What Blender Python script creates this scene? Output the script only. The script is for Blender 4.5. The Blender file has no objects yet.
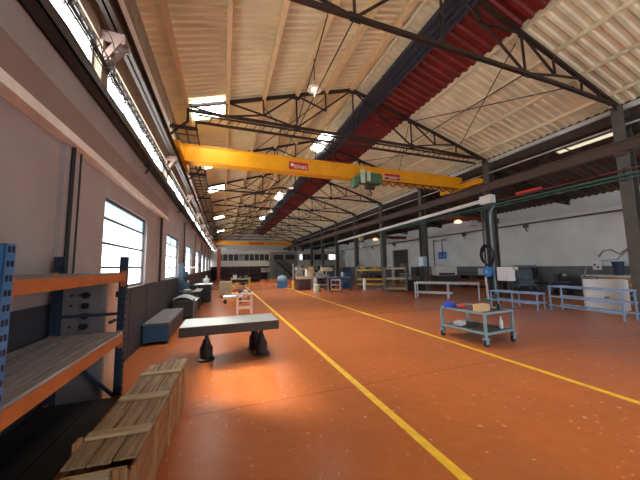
import bpy, bmesh, math, random
from mathutils import Vector, Matrix, Euler
random.seed(7)
SC = bpy.context.scene
COL = SC.collection
PI = math.pi
ORD = ['first', 'second', 'third', 'fourth', 'fifth', 'sixth', 'seventh', 'eighth', 'ninth', 'tenth',
       'eleventh', 'twelfth', 'thirteenth', 'fourteenth', 'fifteenth', 'sixteenth']

# ------------------------------------------------------------------ materials
def lin(c):
    c /= 255.0
    return c / 12.92 if c <= 0.04045 else ((c + 0.055) / 1.055) ** 2.4
def rgb(r, g, b): return (lin(r), lin(g), lin(b))

def mat(name, col, rough=.5, metal=0., var=.18, scale=4., bump=0., spec=.5):
    m = bpy.data.materials.new(name); m.use_nodes = True
    nt = m.node_tree; N = nt.nodes; L = nt.links
    b = N['Principled BSDF']
    b.inputs['Roughness'].default_value = rough
    b.inputs['Metallic'].default_value = metal
    b.inputs['Specular IOR Level'].default_value = spec
    tc = N.new('ShaderNodeTexCoord')
    no = N.new('ShaderNodeTexNoise'); no.inputs['Scale'].default_value = scale
    no.inputs['Detail'].default_value = 5
    L.new(tc.outputs['Object'], no.inputs['Vector'])
    r = N.new('ShaderNodeValToRGB')
    r.color_ramp.elements[0].position = .3; r.color_ramp.elements[1].position = .7
    r.color_ramp.elements[0].color = tuple(max(0, x * (1 - var)) for x in col) + (1,)
    r.color_ramp.elements[1].color = tuple(min(1, x * (1 + var)) for x in col) + (1,)
    L.new(no.outputs['Fac'], r.inputs['Fac'])
    L.new(r.outputs['Color'], b.inputs['Base Color'])
    if bump:
        bp = N.new('ShaderNodeBump'); bp.inputs['Strength'].default_value = bump
        bp.inputs['Distance'].default_value = .02
        L.new(no.outputs['Fac'], bp.inputs['Height']); L.new(bp.outputs['Normal'], b.inputs['Normal'])
    return m

def emis(name, col, s, transp=0.):
    m = bpy.data.materials.new(name); m.use_nodes = True
    nt = m.node_tree; N = nt.nodes; L = nt.links
    N.remove(N['Principled BSDF'])
    out = N['Material Output']
    e = N.new('ShaderNodeEmission'); e.inputs['Color'].default_value = col + (1,); e.inputs['Strength'].default_value = s
    if transp:
        t = N.new('ShaderNodeBsdfTransparent'); mx = N.new('ShaderNodeMixShader')
        mx.inputs[0].default_value = transp
        L.new(e.outputs[0], mx.inputs[1]); L.new(t.outputs[0], mx.inputs[2]); L.new(mx.outputs[0], out.inputs[0])
    else:
        L.new(e.outputs[0], out.inputs[0])
    return m

def wood(name, c1, c2, axis='Y', scale=3.):
    m = mat(name, c1, .75, var=.2)
    nt = m.node_tree; N = nt.nodes; L = nt.links
    b = N['Principled BSDF']
    tc = N.new('ShaderNodeTexCoord'); mp = N.new('ShaderNodeMapping')
    s = {'X': (1, 14, 14), 'Y': (14, 1, 14), 'Z': (14, 14, 1)}[axis]
    mp.inputs['Scale'].default_value = s
    L.new(tc.outputs['Object'], mp.inputs['Vector'])
    no = N.new('ShaderNodeTexNoise'); no.inputs['Scale'].default_value = scale; no.inputs['Detail'].default_value = 8
    L.new(mp.outputs[0], no.inputs['Vector'])
    r = N.new('ShaderNodeValToRGB')
    r.color_ramp.elements[0].position = .32; r.color_ramp.elements[1].position = .68
    r.color_ramp.elements[0].color = c2 + (1,); r.color_ramp.elements[1].color = c1 + (1,)
    L.new(no.outputs['Fac'], r.inputs['Fac']); L.new(r.outputs['Color'], b.inputs['Base Color'])
    bp = N.new('ShaderNodeBump'); bp.inputs['Strength'].default_value = .3; bp.inputs['Distance'].default_value = .01
    L.new(no.outputs['Fac'], bp.inputs['Height']); L.new(bp.outputs['Normal'], b.inputs['Normal'])
    return m

def floor_mat():
    m = bpy.data.materials.new('red_floor_paint'); m.use_nodes = True
    nt = m.node_tree; N = nt.nodes; L = nt.links; b = N['Principled BSDF']
    tc = N.new('ShaderNodeTexCoord')
    def noise(scale, det=5, sc=None):
        n = N.new('ShaderNodeTexNoise'); n.inputs['Scale'].default_value = scale; n.inputs['Detail'].default_value = det
        if sc:
            mp = N.new('ShaderNodeMapping'); mp.inputs['Scale'].default_value = sc[:3]
            mp.inputs['Rotation'].default_value = (0, 0, sc[3])
            L.new(tc.outputs['Object'], mp.inputs[0]); L.new(mp.outputs[0], n.inputs['Vector'])
        else: L.new(tc.outputs['Object'], n.inputs['Vector'])
        return n
    def ramp(src, a, bb, ca, cb):
        r = N.new('ShaderNodeValToRGB'); e = r.color_ramp.elements
        e[0].position = a; e[1].position = bb; e[0].color = ca + (1,); e[1].color = cb + (1,)
        L.new(src, r.inputs[0]); return r
    def mix(fac, c1, c2):
        x = N.new('ShaderNodeMix'); x.data_type = 'RGBA'
        L.new(fac, x.inputs[0])
        for s, i in ((c1, 6), (c2, 7)):
            if isinstance(s, tuple): x.inputs[i].default_value = s + (1,)
            else: L.new(s, x.inputs[i])
        return x.outputs[2]
    K = (0., 0., 0.); W = (1., 1., 1.)
    base = ramp(noise(.55, 2).outputs[0], .3, .7, FLOOR_A, FLOOR_B).outputs[0]
    fine = ramp(noise(7, 8).outputs[0], .35, .75, K, (.35, .35, .35)).outputs[0]
    c = mix(fine, base, FLOOR_C)
    sc1 = ramp(noise(6, 4, (3.2, .5, 1, .5)).outputs[0], .71, .75, K, (.45, .45, .45)).outputs[0]
    c = mix(sc1, c, rgb(206, 160, 130))
    sc2 = ramp(noise(7, 4, (.5, 3.6, 1, .2)).outputs[0], .71, .75, K, (.4, .4, .4)).outputs[0]
    c = mix(sc2, c, rgb(206, 164, 138))
    wear = ramp(noise(.9, 3).outputs[0], .4, .7, K, (.3, .3, .3)).outputs[0]
    c = mix(wear, c, rgb(140, 84, 54))
    vo = N.new('ShaderNodeTexVoronoi'); vo.inputs['Scale'].default_value = 4.2
    L.new(tc.outputs['Object'], vo.inputs['Vector'])
    sp = ramp(vo.outputs['Distance'], .03, .055, (.6, .6, .6), K).outputs[0]
    c = mix(sp, c, rgb(220, 190, 165))
    fl = ramp(noise(13, 3).outputs[0], .665, .71, K, (.55, .55, .55)).outputs[0]
    c = mix(fl, c, rgb(206, 168, 140))
    # expansion joints across the hall
    sx = N.new('ShaderNodeSeparateXYZ'); L.new(tc.outputs['Object'], sx.inputs[0])
    def math_(op, a, v=None):
        n = N.new('ShaderNodeMath'); n.operation = op; L.new(a, n.inputs[0])
        if v is not None: n.inputs[1].default_value = v
        return n.outputs[0]
    yy = math_('ADD', sx.outputs['Y'], 40 - 3.70)
    fr = math_('FRACT', math_('DIVIDE', yy, 5.0))
    jl = math_('LESS_THAN', fr, .0028)
    jh = math_('MULTIPLY', jl, .6)
    c = mix(jh, c, rgb(60, 30, 22))
    L.new(c, b.inputs['Base Color'])
    b.inputs['Roughness'].default_value = .27
    b.inputs['Specular IOR Level'].default_value = .2
    return m

FLOOR_A = rgb(166, 92, 50); FLOOR_B = rgb(176, 98, 52); FLOOR_C = rgb(184, 112, 68)
M = dict(
    floor=floor_mat(),
    yline=mat('yellow_line_paint', rgb(226, 178, 40), .5, var=.15, scale=9),
    lwall=mat('mauve_plaster', rgb(166, 156, 155), .9, var=.10, scale=1.2, bump=.1),
    dado=mat('dark_slate_paint', rgb(52, 54, 62), .6, var=.2, scale=2),
    dado_right=mat('slate_grey_paint', rgb(92, 100, 106), .6, var=.15, scale=2),
    ledge=mat('ledge_paint', rgb(142, 120, 112), .7, var=.08),
    ledge_low=mat('pale_paint_lit_flange', rgb(240, 232, 224), .6, var=.08),
    fascia=mat('beige_fascia', rgb(168, 150, 130), .85, var=.12, scale=2),
    rwall=mat('grey_white_plaster', rgb(210, 217, 220), .9, var=.09, scale=.8, bump=.1),
    ceil_l=mat('cream_roof_sheet', rgb(228, 218, 180), .75, var=.10, scale=1.2),
    ceil_r=mat('pale_roof_sheet', rgb(228, 222, 192), .75, var=.14, scale=1.4),
    ceil_red=mat('dark_red_roof_sheet', rgb(112, 30, 26), .6, var=.25, scale=3),
    ceil_dark=mat('dark_aisle_roof_sheet', rgb(74, 64, 58), .85, var=.2, scale=1),
    purlin=mat('cream_purlin_paint', rgb(218, 194, 150), .6, var=.08),
    steel=mat('dark_brown_steel', rgb(46, 33, 29), .55, var=.2, scale=3),
    runway=mat('brown_runway_steel', rgb(84, 66, 60), .5, var=.15, scale=3),
    column=mat('grey_green_column', rgb(88, 88, 86), .6, var=.2, scale=3),
    pipes=mat('blue_black_duct', rgb(62, 66, 80), .32, var=.2, scale=5),
    teal=mat('teal_pipe', rgb(58, 108, 104), .45, var=.2),
    redpipe=mat('red_pipe', rgb(120, 62, 60), .5, var=.2),
    white=mat('white_enamel', rgb(222, 228, 232), .45, var=.06),
    offwhite=mat('off_white_cover', rgb(204, 210, 212), .6, var=.08),
    crane=mat('crane_yellow', rgb(236, 164, 14), .42, var=.08, scale=2),
    sign_red=mat('sign_red', rgb(200, 30, 28), .45, var=.05),
    green=mat('hoist_green', rgb(74, 112, 84), .5, var=.15),
    palegreen=mat('hoist_pale_green', rgb(178, 196, 172), .5, var=.1),
    black=mat('black_rubber', rgb(24, 24, 26), .6, var=.2),
    dark=mat('dark_machine_grey', rgb(50, 50, 54), .55, var=.2),
    mid=mat('machine_grey', rgb(110, 112, 112), .5, var=.15),
    beige=mat('beige_enamel', rgb(178, 164, 134), .6, var=.1),
    blue=mat('rack_blue_lit', rgb(62, 116, 172), .45, var=.2, scale=6),
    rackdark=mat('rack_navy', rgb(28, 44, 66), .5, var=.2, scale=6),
    orange=mat('rack_orange', rgb(184, 102, 50), .5, var=.18, scale=6),
    cart=mat('cart_blue_grey', rgb(104, 124, 142), .5, var=.15),
    steelblue2=mat('faded_blue_paint', rgb(48, 70, 88), .5, var=.2),
    bluebox=mat('bin_blue', rgb(48, 94, 136), .5, var=.15, scale=3),
    greytop=mat('worn_grey_top', rgb(112, 112, 118), .7, var=.2, scale=5),
    brightblue=mat('bright_blue_paint', rgb(40, 120, 200), .5, var=.1),
    ltblue=mat('pale_blue_paint', rgb(130, 168, 196), .5, var=.12),
    steelblue=mat('galvanised_blue_grey', rgb(142, 172, 206), .4, .3, var=.15),
    silver=mat('silver_steel', rgb(190, 193, 196), .35, .5, var=.1),
    trolley=mat('pale_teal_paint', rgb(122, 156, 170), .5, var=.12, scale=6),
    trolley_deck=mat('oily_deck', rgb(96, 84, 70), .6, var=.25, scale=6),
    granite=mat('lit_grey_granite', rgb(150, 156, 158), .35, var=.16, scale=20),
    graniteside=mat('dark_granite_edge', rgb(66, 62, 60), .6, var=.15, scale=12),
    iron=mat('cast_iron', rgb(40, 36, 38), .5, .3, var=.2),
    carton=mat('tan_cardboard', rgb(222, 186, 136), .8, var=.06),
    bagblue=mat('blue_cloth', rgb(38, 70, 190), .7, var=.15, scale=12),
    bagred=mat('red_cloth', rgb(190, 40, 48), .7, var=.15, scale=12),
    tan=mat('tan_bench_front', rgb(176, 136, 84), .6, var=.12),
    pink=mat('pink_primer', rgb(206, 174, 160), .6, var=.08),
    yellow=mat('rack_yellow', rgb(206, 170, 62), .5, var=.12),
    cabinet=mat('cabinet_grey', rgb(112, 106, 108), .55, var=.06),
    cabinet_side=mat('cabinet_lit_side', rgb(214, 184, 164), .5, var=.06),
    rust=mat('rust_red_pillar', rgb(128, 60, 40), .7, var=.2),
    maroon=mat('dark_maroon_paint', rgb(58, 34, 40), .6, var=.2),
    winframe=mat('window_frame_grey', rgb(92, 92, 90), .5, var=.1),
    mezz=mat('pale_block_wall', rgb(176, 180, 172), .9, var=.08),
    mezzteal=mat('grey_teal_wall', rgb(112, 122, 120), .9, var=.1),
    darkglass=mat('dark_office_glass', rgb(22, 25, 28), .45, var=.2),
    wood_top=wood('grey_pine', rgb(176, 150, 114), rgb(118, 96, 70), 'Y'),
    wood_x=wood('grey_pine_across', rgb(206, 184, 148), rgb(156, 132, 98), 'X'),
    wood_side=wood('brown_pine', rgb(170, 116, 72), rgb(112, 72, 44), 'Y'),
    wood_post=wood('pine_post', rgb(186, 140, 96), rgb(128, 88, 56), 'Z'),
    deck=wood('shelf_board', rgb(182, 178, 180), rgb(130, 128, 132), 'Y'),
    lampshade=mat('lamp_cream', rgb(232, 214, 190), .5, var=.04),
)
M['pane'] = emis('frosted_window_pane', (.93, .97, 1.), 2.2, .5)
M['pane_top'] = emis('blue_tinted_pane', (.45, .72, .86), .9, .2)
M['clere'] = emis('milky_clerestory_pane', (1., .985, .95), 5.)
M['sky'] = emis('translucent_roof_panel', (1., .99, .95), 9.0)
M['skydim'] = emis('dim_roof_panel', (1., .9, .66), .36)  # weak warm emission
M['farwin'] = emis('far_lit_pane', (.95, .97, 1.), .8)
M['lens'] = emis('lamp_lens', (1., .93, .84), .42)
M['glow'] = emis('orange_lamp_glow', (1., .6, .25), 1.6)

# ------------------------------------------------------------------ mesh helpers
def new(): return bmesh.new()
def box(bm, x0, x1, y0, y1, z0, z1, rot=None, mi=0):
    c = Vector(((x0 + x1) / 2, (y0 + y1) / 2, (z0 + z1) / 2))
    mtx = Matrix.Translation(c)
    if rot: mtx = mtx @ Euler(rot).to_matrix().to_4x4()
    mtx = mtx @ Matrix.Diagonal((abs(x1 - x0), abs(y1 - y0), abs(z1 - z0), 1))
    r = bmesh.ops.create_cube(bm, size=1, matrix=mtx)
    if mi:
        for f in {f for v in r['verts'] for f in v.link_faces}: f.material_index = mi
    return bm
def beam(bm, p, q, w, h, up=(0, 0, 1)):
    p = Vector(p); q = Vector(q); d = q - p; l = d.length
    if l < 1e-6: return bm
    y = d / l; u = Vector(up)
    if abs(y.dot(u)) > .98: u = Vector((0, 1, 0)) if abs(y.y) < .9 else Vector((1, 0, 0))
    x = y.cross(u).normalized(); z = x.cross(y)
    m = Matrix((x, y, z)).transposed().to_4x4(); m.translation = (p + q) / 2
    bmesh.ops.create_cube(bm, size=1, matrix=m @ Matrix.Diagonal((w, l, h, 1)))
    return bm
def ibeam(bm, p, q, w, h, t=.02):
    p = Vector(p); q = Vector(q)
    beam(bm, p, q, t, h)
    for s in (-1, 1):
        o = Vector((0, 0, s * (h - t) / 2)); beam(bm, p + o, q + o, w, t)
    return bm
def cyl(bm, p, q, r, seg=12, r2=None):
    p = Vector(p); q = Vector(q); d = q - p
    m = d.to_track_quat('Z', 'Y').to_matrix().to_4x4(); m.translation = (p + q) / 2
    bmesh.ops.create_cone(bm, cap_ends=True, segments=seg, radius1=r, radius2=r if r2 is None else r2, depth=d.length, matrix=m)
    return bm
def ball(bm, c, r, sx=1, sy=1, sz=1, sub=2):
    bmesh.ops.create_icosphere(bm, subdivisions=sub, radius=r, matrix=Matrix.Translation(c) @ Matrix.Diagonal((sx, sy, sz, 1)))
    return bm
def tube(bm, pts, r, seg=8):
    pts = [Vector(p) for p in pts]; rings = []
    ref = Vector((0, 0, 1))
    for i, p in enumerate(pts):
        t = (pts[min(i + 1, len(pts) - 1)] - pts[max(i - 1, 0)]).normalized()
        if abs(t.dot(ref)) > .95: ref = Vector((1, 0, 0)) if abs(t.x) < .9 else Vector((0, 1, 0))
        x = t.cross(ref).normalized(); y = x.cross(t)
        rings.append([bm.verts.new(p + r * (math.cos(a) * x + math.sin(a) * y)) for a in (2 * PI * k / seg for k in range(seg))])
    for a, b in zip(rings, rings[1:]):
        for k in range(seg):
            bm.faces.new((a[k], a[(k + 1) % seg], b[(k + 1) % seg], b[k]))
    bm.faces.new(rings[0][::-1]); bm.faces.new(rings[-1])
    return bm
def lathe(bm, prof, c=(0, 0, 0), seg=20):
    rings = []
    for r, z in prof:
        rings.append([bm.verts.new((c[0] + r * math.cos(2 * PI * k / seg), c[1] + r * math.sin(2 * PI * k / seg), c[2] + z)) for k in range(seg)])
    for a, b in zip(rings, rings[1:]):
        for k in range(seg): bm.faces.new((a[k], a[(k + 1) % seg], b[(k + 1) % seg], b[k]))
    bm.faces.new(rings[0][::-1]); bm.faces.new(rings[-1])
    return bm
def sheet(bm, x0, z0, x1, z1, y0, y1, pitch, amp, th=.012):
    """trapezoid corrugated sheet whose ribs run down the slope, with its own thickness"""
    n = max(1, int(round((y1 - y0) / pitch))); p = (y1 - y0) / n
    prof = []
    for k in range(n):
        y = y0 + k * p
        prof += [(y, 0), (y + .40 * p, 0), (y + .55 * p, -amp), (y + .85 * p, -amp)]
    prof.append((y1, 0))
    lo = [[bm.verts.new((x, y, z + d)) for y, d in prof] for x, z in ((x0, z0), (x1, z1))]
    hi = [[bm.verts.new((x, y, z + d + th)) for y, d in prof] for x, z in ((x0, z0), (x1, z1))]
    for i in range(len(prof) - 1):
        bm.faces.new((lo[0][i], lo[0][i + 1], lo[1][i + 1], lo[1][i]))
        bm.faces.new((hi[0][i], hi[1][i], hi[1][i + 1], hi[0][i + 1]))
        for a in (0, 1):
            bm.faces.new((lo[a][i], hi[a][i], hi[a][i + 1], lo[a][i + 1]))
    for j in (0, -1):
        bm.faces.new((lo[0][j], lo[1][j], hi[1][j], hi[0][j]))
    return bm

# ------------------------------------------------------------------ object helpers
def obj(name, bm, m, parent=None, bevel=0., smooth=False, loc=None, rotz=0., label=None):
    bmesh.ops.recalc_face_normals(bm, faces=bm.faces[:])
    me = bpy.data.meshes.new(name); bm.to_mesh(me); bm.free()
    ms = m if isinstance(m, (list, tuple)) else [m]
    for x in ms: me.materials.append(x)
    if smooth:
        for p in me.polygons: p.use_smooth = True
    o = bpy.data.objects.new(name, me); COL.objects.link(o)
    if parent: o.parent = parent
    if loc: o.location = loc
    o.rotation_euler.z = rotz
    if bevel:
        b = o.modifiers.new('bevel', 'BEVEL'); b.width = bevel; b.segments = 2; b.limit_method = 'ANGLE'
    if label: o['label'] = label
    return o
def tag(o, label, cat, group=None, kind=None):
    o['label'] = label; o['category'] = cat
    if group: o['group'] = group
    if kind: o['kind'] = kind
    return o
def thing(name, label, cat, loc=(0, 0, 0), rotz=0., group=None, kind=None):
    o = bpy.data.objects.new(name, None); COL.objects.link(o); o.empty_display_size = .2
    o.location = loc; o.rotation_euler.z = rotz
    return tag(o, label, cat, group, kind)
def struct(name, bm, m, label, cat, bevel=0., group=None):
    return tag(obj(name, bm, m, bevel=bevel), label, cat, group, 'structure')
KIDS = {}
def copy_tree(o, loc=None, rotz=None, label=None, parent=None):
    c = o.copy(); COL.objects.link(c)
    if parent is not None: c.parent = parent
    if loc is not None: c.location = loc
    if rotz is not None: c.rotation_euler.z = rotz
    if label: c['label'] = label
    for ch in list(o.children): copy_tree(ch, parent=c)
    return c
def text(body, size, m, parent, loc, rot, name='lettering', depth=.004, sx=1.):
    cu = bpy.data.curves.new(name, 'FONT'); cu.body = body; cu.size = size; cu.extrude = depth
    cu.align_x = 'CENTER'; cu.align_y = 'CENTER'
    to = bpy.data.objects.new('tmp', cu); COL.objects.link(to)
    dg = bpy.context.evaluated_depsgraph_get(); me = bpy.data.meshes.new_from_object(to.evaluated_get(dg)); me.materials.clear(); me.materials.append(m)
    bpy.data.objects.remove(to); bpy.data.curves.remove(cu)
    o = bpy.data.objects.new(name, me); COL.objects.link(o)
    o.parent = parent; o.location = loc; o.rotation_euler = rot; o.scale = (sx, 1, 1)
    return o

# ------------------------------------------------------------------ camera
f_px, yaw, pitch, roll = 269.38068716817935, math.radians(19.63715628), math.radians(5.49802441), math.radians(-.8935818)
fw = Vector((math.sin(yaw) * math.cos(pitch), math.cos(yaw) * math.cos(pitch), math.sin(pitch)))
r0 = Vector((math.cos(yaw), -math.sin(yaw), 0)); u0 = r0.cross(fw)
rt = math.cos(roll) * r0 + math.sin(roll) * u0; up = -math.sin(roll) * r0 + math.cos(roll) * u0
cd = bpy.data.cameras.new('camera'); cam = bpy.data.objects.new('camera', cd); COL.objects.link(cam)
cd.sensor_width = 36; cd.sensor_fit = 'HORIZONTAL'; cd.lens = f_px / 640 * 36; cd.clip_start = .05; cd.clip_end = 300
mw = Matrix((rt, up, -fw)).transposed().to_4x4(); mw.translation = (0, 0, 1.75)
cam.matrix_world = mw
SC.camera = cam

# ------------------------------------------------------------------ hall shell
XL, XR, XC = -1.78, 18.5, 12.3
Y0, Y1 = -7.0, 57.0
BAY = 4.8; T0 = 4.65
TY = [T0 + BAY * k for k in range(11)]            # truss lines
b = new(); box(b, XL - .2, XR + .2, Y0, Y1 + .2, -.2, 0)
struct('floor', b, M['floor'], 'worn red painted concrete floor of the hall', 'floor')
for i, (x, ye, lb) in enumerate(((1.885, 31, 'yellow painted line nearest the granite table'), (4.87, 27, 'yellow painted line passing in front of the teal trolley'))):
    b = new(); box(b, x - .05, x + .05, -3, ye, .0, .004)
    struct('trim_%d' % (i + 1), b, M['yline'], lb + ' on the red floor', 'floor line')

# left wall with window holes
WIN = [(5.06 + 4.9 * k, 5.06 + 4.9 * k + 2.5) for k in range(10)]
SILL, HEAD, CL0, CL1 = 1.38, 2.92, 4.48, 5.14
b = new()
box(b, XL - .2, XL, Y0, Y1, 0, SILL); box(b, XL - .2, XL, Y0, Y1, HEAD, CL0)
ye = Y0
for a, c in WIN:
    box(b, XL - .2, XL, ye, a, SILL, HEAD); ye = c
box(b, XL - .2, XL, ye, Y1, SILL, HEAD)
struct('wall_left', b, M['lwall'], 'mauve plastered left wall with tall windows', 'wall')
b = new()
for k in range(12):
    y = -.15 + BAY * k
    box(b, XL - .2, XL + .04, y - .12, y + .12, CL0, CL1)
box(b, XL - .2, XL, Y0, -.15, CL0, CL1)
box(b, XL - .2, XL, Y0, Y1, CL1, 7.08)
struct('wall_left_upper', b, M['fascia'], 'beige upper strip of the left wall above the glazing', 'wall')
b = new(); box(b, XL, XL + .025, Y0, Y1, .12, SILL - .03); box(b, XL, XL + .045, Y0, Y1, SILL - .03, SILL + .005)
y = Y0
while y < Y1 - 1:
    box(b, XL, XL + .032, y, y + .03, .12, SILL - .03); y += 1.22
struct('trim_3', b, M['dado'], 'dark slate dado along the foot of the left wall', 'dado')
b = new(); box(b, XL, XL + .035, Y0, Y1, 0, .12)
struct('baseboard_left', b, M['dark'], 'dark skirting along the left wall', 'skirting')
for k in range(10):                                   # shallow pilasters with a conduit on their edge
    y = 3.95 + 4.83 * k
    b = new(); box(b, XL, XL + .05, y - .17, y + .17, 1.385, 3.2 if y < 9 else 4.0)
    pl_ = struct('pilaster', b, M['lwall'], '%s shallow mauve pilaster from the rack on the left wall' % ORD[k], 'pilaster')
    zt = 3.2 if y < 9 else 3.84
    obj('conduit', cyl(new(), (XL + .075, y - .06, 1.385), (XL + .075, y - .06, zt), .022, 8), M['black'], pl_)
    obj('cable', cyl(new(), (XL + .06, y + .15, 1.385), (XL + .06, y + .15, zt), .01, 6), M['black'], pl_)
b = new(); box(b, XL, XL + .12, Y0, 9.35, 3.31, 3.62); box(b, XL, XL + .10, Y0, 9.35, 3.62, 3.66)
lg = struct('trim_4', b, M['ledge'], 'mauve steel ledge beam high on the left wall above the rack', 'ledge')
obj('flange', box(new(), XL, XL + .135, Y0, 9.35, 3.205, 3.31), M['ledge_low'], lg, label='lower flange, light from below put into its pale colour')  # light under the ledge put into the flange's pale colour

# windows of the left wall
def window(n, a, c, z0, z1, bars_y, bars_z, pane, toppane=None, label='', x=XL, depth=.06):
    w = thing('window_%d' % n, label, 'window', (x - .1, a, z0), kind='structure')
    H = z1 - z0; Wd = c - a; t = .05
    b = new()
    box(b, -.04, .04, 0, t, 0, H); box(b, -.04, .04, Wd - t, Wd, 0, H); box(b, -.04, .04, t, Wd - t, 0, t); box(b, -.04, .04, t, Wd - t, H - t, H)
    for k in range(1, bars_y + 1):
        y = Wd * k / (bars_y + 1); box(b, -.025, .025, y - .016, y + .016, t, H - t)
    for z in bars_z: box(b, -.03, .03, t, Wd - t, z - .02, z + .02)
    obj('frame', b, M['winframe'], w)
    zt = bars_z[-1] if toppane else H
    obj('pane', box(new(), -.006, .006, .03, Wd - .03, .03, (zt if toppane else H - .03)), pane, w)
    if toppane: obj('top_pane', box(new(), -.006, .006, .03, Wd - .03, zt, H - .03), toppane, w, label='blue tinted top pane')
    return w
n = 0
for k, (a, c) in enumerate(WIN):
    n += 1
    window(n, a, c, SILL, HEAD, 1 if k else 0, (.40, .80, 1.21), M['pane'], M['pane_top'],
           '%s tall window from the rack in the left wall, frosted bright panes' % ORD[k])
for k in range(11):
    n += 1
    y = -.15 + BAY * k
    window(n, y + .12, y + BAY - .12, CL0, CL1, 3, (), M['clere'], None,
           '%s bright clerestory strip from the camera, high on the left wall' % ORD[k])

# wall services above the windows: tray, festoon
t = thing('cable_tray', 'dark cable tray running along the left wall under the clerestory', 'cable tray', (XL + .08, 0, 4.14))
b = new(); box(b, -.06, .10, Y0 + .1, 39.5, 0, .02); box(b, -.06, -.045, Y0 + .1, 39.5, 0, .10); box(b, .085, .10, Y0 + .1, 39.5, 0, .14)
obj('tray', b, M['dark'], t)
for dx, dz, r in ((-.02, .06, .035), (.045, .06, .034), (.055, .135, .036), (-.01, .13, .035), (.045, .195, .03)):
    obj('cable', tube(new(), [(dx + .01 * math.sin(i * 1.7 + dx * 40), -6.5 + i * .45, dz + .018 * math.sin(i * 1.3 + dz * 50)) for i in range(102)], r, 6), M['teal' if dz < .062 and dx > 0 else 'black'], t)
for k in range(8):
    y = T0 + BAY * k - 2.4
    obj('bracket', beam(beam(new(), (-.065, y, -.015), (.10, y, -.015), .04, .03), (-.05, y, -.2), (.06, y, -.02), .03, .03), M['dark'], t)
t = thing('wire_tray', 'grey wire cable tray hung in front of the bright clerestory', 'cable tray', (XL + .14, 0, 4.62))
b = new()
for x, z in ((-.04, 0), (.04, 0), (.04, .12)): beam(b, (x, Y0 + .1, z), (x, 39, z), .012, .012)
y = Y0 + .2
while y < 39:
    beam(b, (-.04, y, 0), (.04, y, 0), .01, .01); beam(b, (.04, y, 0), (.04, y + .1, .12), .01, .01); beam(b, (.04, y + .1, .12), (.04, y + .2, 0), .01, .01); y += .2
obj('wire_mesh', b, M['dark'], t)
for dx, dz, r in ((-.02, .02, .014), (.012, .022, .018)):
    obj('cable', tube(new(), [(dx, -6.5 + i * .45, dz + .012 * math.sin(i * 1.9 + dz * 50)) for i in range(100)], r, 6), M['black'], t)
obj('loose_loop', tube(new(), [(.05, 4.35 + .24 * math.cos(a), .20 + .26 * math.sin(a)) for a in (PI * (.75 - 1.3 * i / 14) for i in range(15))], .007, 5), M['black'], t)

# ---------- roof
RX, RZ = 4.93, 9.2
EL, ER = 7.07, 7.0
XE, XF = XL - .05, 12.45
def zl(x): return EL + (RZ - EL) * (x - XL) / (RX - XL)
def zr(x): return RZ + (ER - RZ) * (x - RX) / (XF - RX)
b = sheet(new(), XE, zl(XE), RX, RZ, Y0, Y1, .2, .035)
struct('ceiling_left', b, M['ceil_l'], 'cream corrugated roof slope above the left half of the hall', 'roof')
b = sheet(new(), RX, RZ, 6.2, zr(6.2), Y0, Y1, .2, .04)
struct('ceiling_ridge', b, M['ceil_r'], 'cream corrugated strip between the ridge and the dark ducts', 'roof')
b = sheet(new(), 6.2, zr(6.2), 7.72, zr(7.72), Y0, Y1, .3, .07)
struct('ceiling_red', b, M['ceil_red'], 'dark red corrugated strip along the roof beside the ducts', 'roof')
b = sheet(new(), 7.72, zr(7.72), XF, ER, Y0, Y1, .26, .04)
struct('ceiling_right', b, M['ceil_r'], 'pale corrugated roof slope right of the red strip', 'roof')
b = new()  # unseen slab added to stop sky light leaking between the sheets
for xa, za_, xb, zb_ in ((XL - .3, zl(XL - .3), RX, RZ), (RX, RZ, XF + .1, zr(XF + .1))):
    vs = [(xa, Y0, za_ + .03), (xb, Y0, zb_ + .03), (xb, Y1 + .2, zb_ + .03), (xa, Y1 + .2, za_ + .03)]
    lo = [b.verts.new(v) for v in vs]; hi = [b.verts.new((v[0], v[1], v[2] + .06)) for v in vs]
    b.faces.new(lo); b.faces.new(hi[::-1])
    for i in range(4): b.faces.new((lo[i], hi[i], hi[(i + 1) % 4], lo[(i + 1) % 4]))
struct('roof_light_block', b, M['ceil_l'], 'unseen slab added above the corrugated sheets to block light leaks', 'roof')
for i, x in enumerate((-1.25, 0.0, 1.25, 2.5, 3.7, 4.82)):
    b = new(); z = zl(x) - .035 - .09
    box(b, x - .035, x + .035, Y0, Y1, z - .08, z + .085); box(b, x - .035, x + .09, Y0, Y1, z - .09, z - .075)
    struct('roof_purlin', b, M['purlin'], '%s cream purlin from the left wall under the left roof slope' % ORD[i], 'purlin')
for i, x in enumerate((5.15, 6.17, 7.77, 9.05, 10.35, 11.7)):
    b = new(); z = zr(x) - .035 - .06
    box(b, x - .025, x + .025, Y0, Y1, z - .045, z + .055)
    if i > 1: box(b, x + .10, x + .125, Y0, Y1, z + .0, z + .03)
    struct('roof_purlin', b, M['ceil_r'], '%s cream purlin from the ridge under the right roof slope' % ORD[i], 'purlin')
t = thing('roof_duct', 'blue-black bundle of ducts running under the roof beside the red strip', 'duct', (5.72, 0, zr(5.72) - .26))
for dx, w, h in ((-.22, .10, .14), (-.06, .13, .18), (.12, .13, .14), (.29, .12, .14)):
    b = new(); box(b, dx - w / 2, dx + w / 2, Y0, Y1, -.08 - dx * .3 - h / 2, -.08 - dx * .3 + h / 2)
    for yy in range(-4, 56, 3): box(b, dx - w / 2 - .012, dx + w / 2 + .012, yy, yy + .06, -.08 - dx * .3 - h / 2 - .012, -.08 - dx * .3 + h / 2 + .012)
    obj('duct', b, M['pipes'], t)
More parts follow.
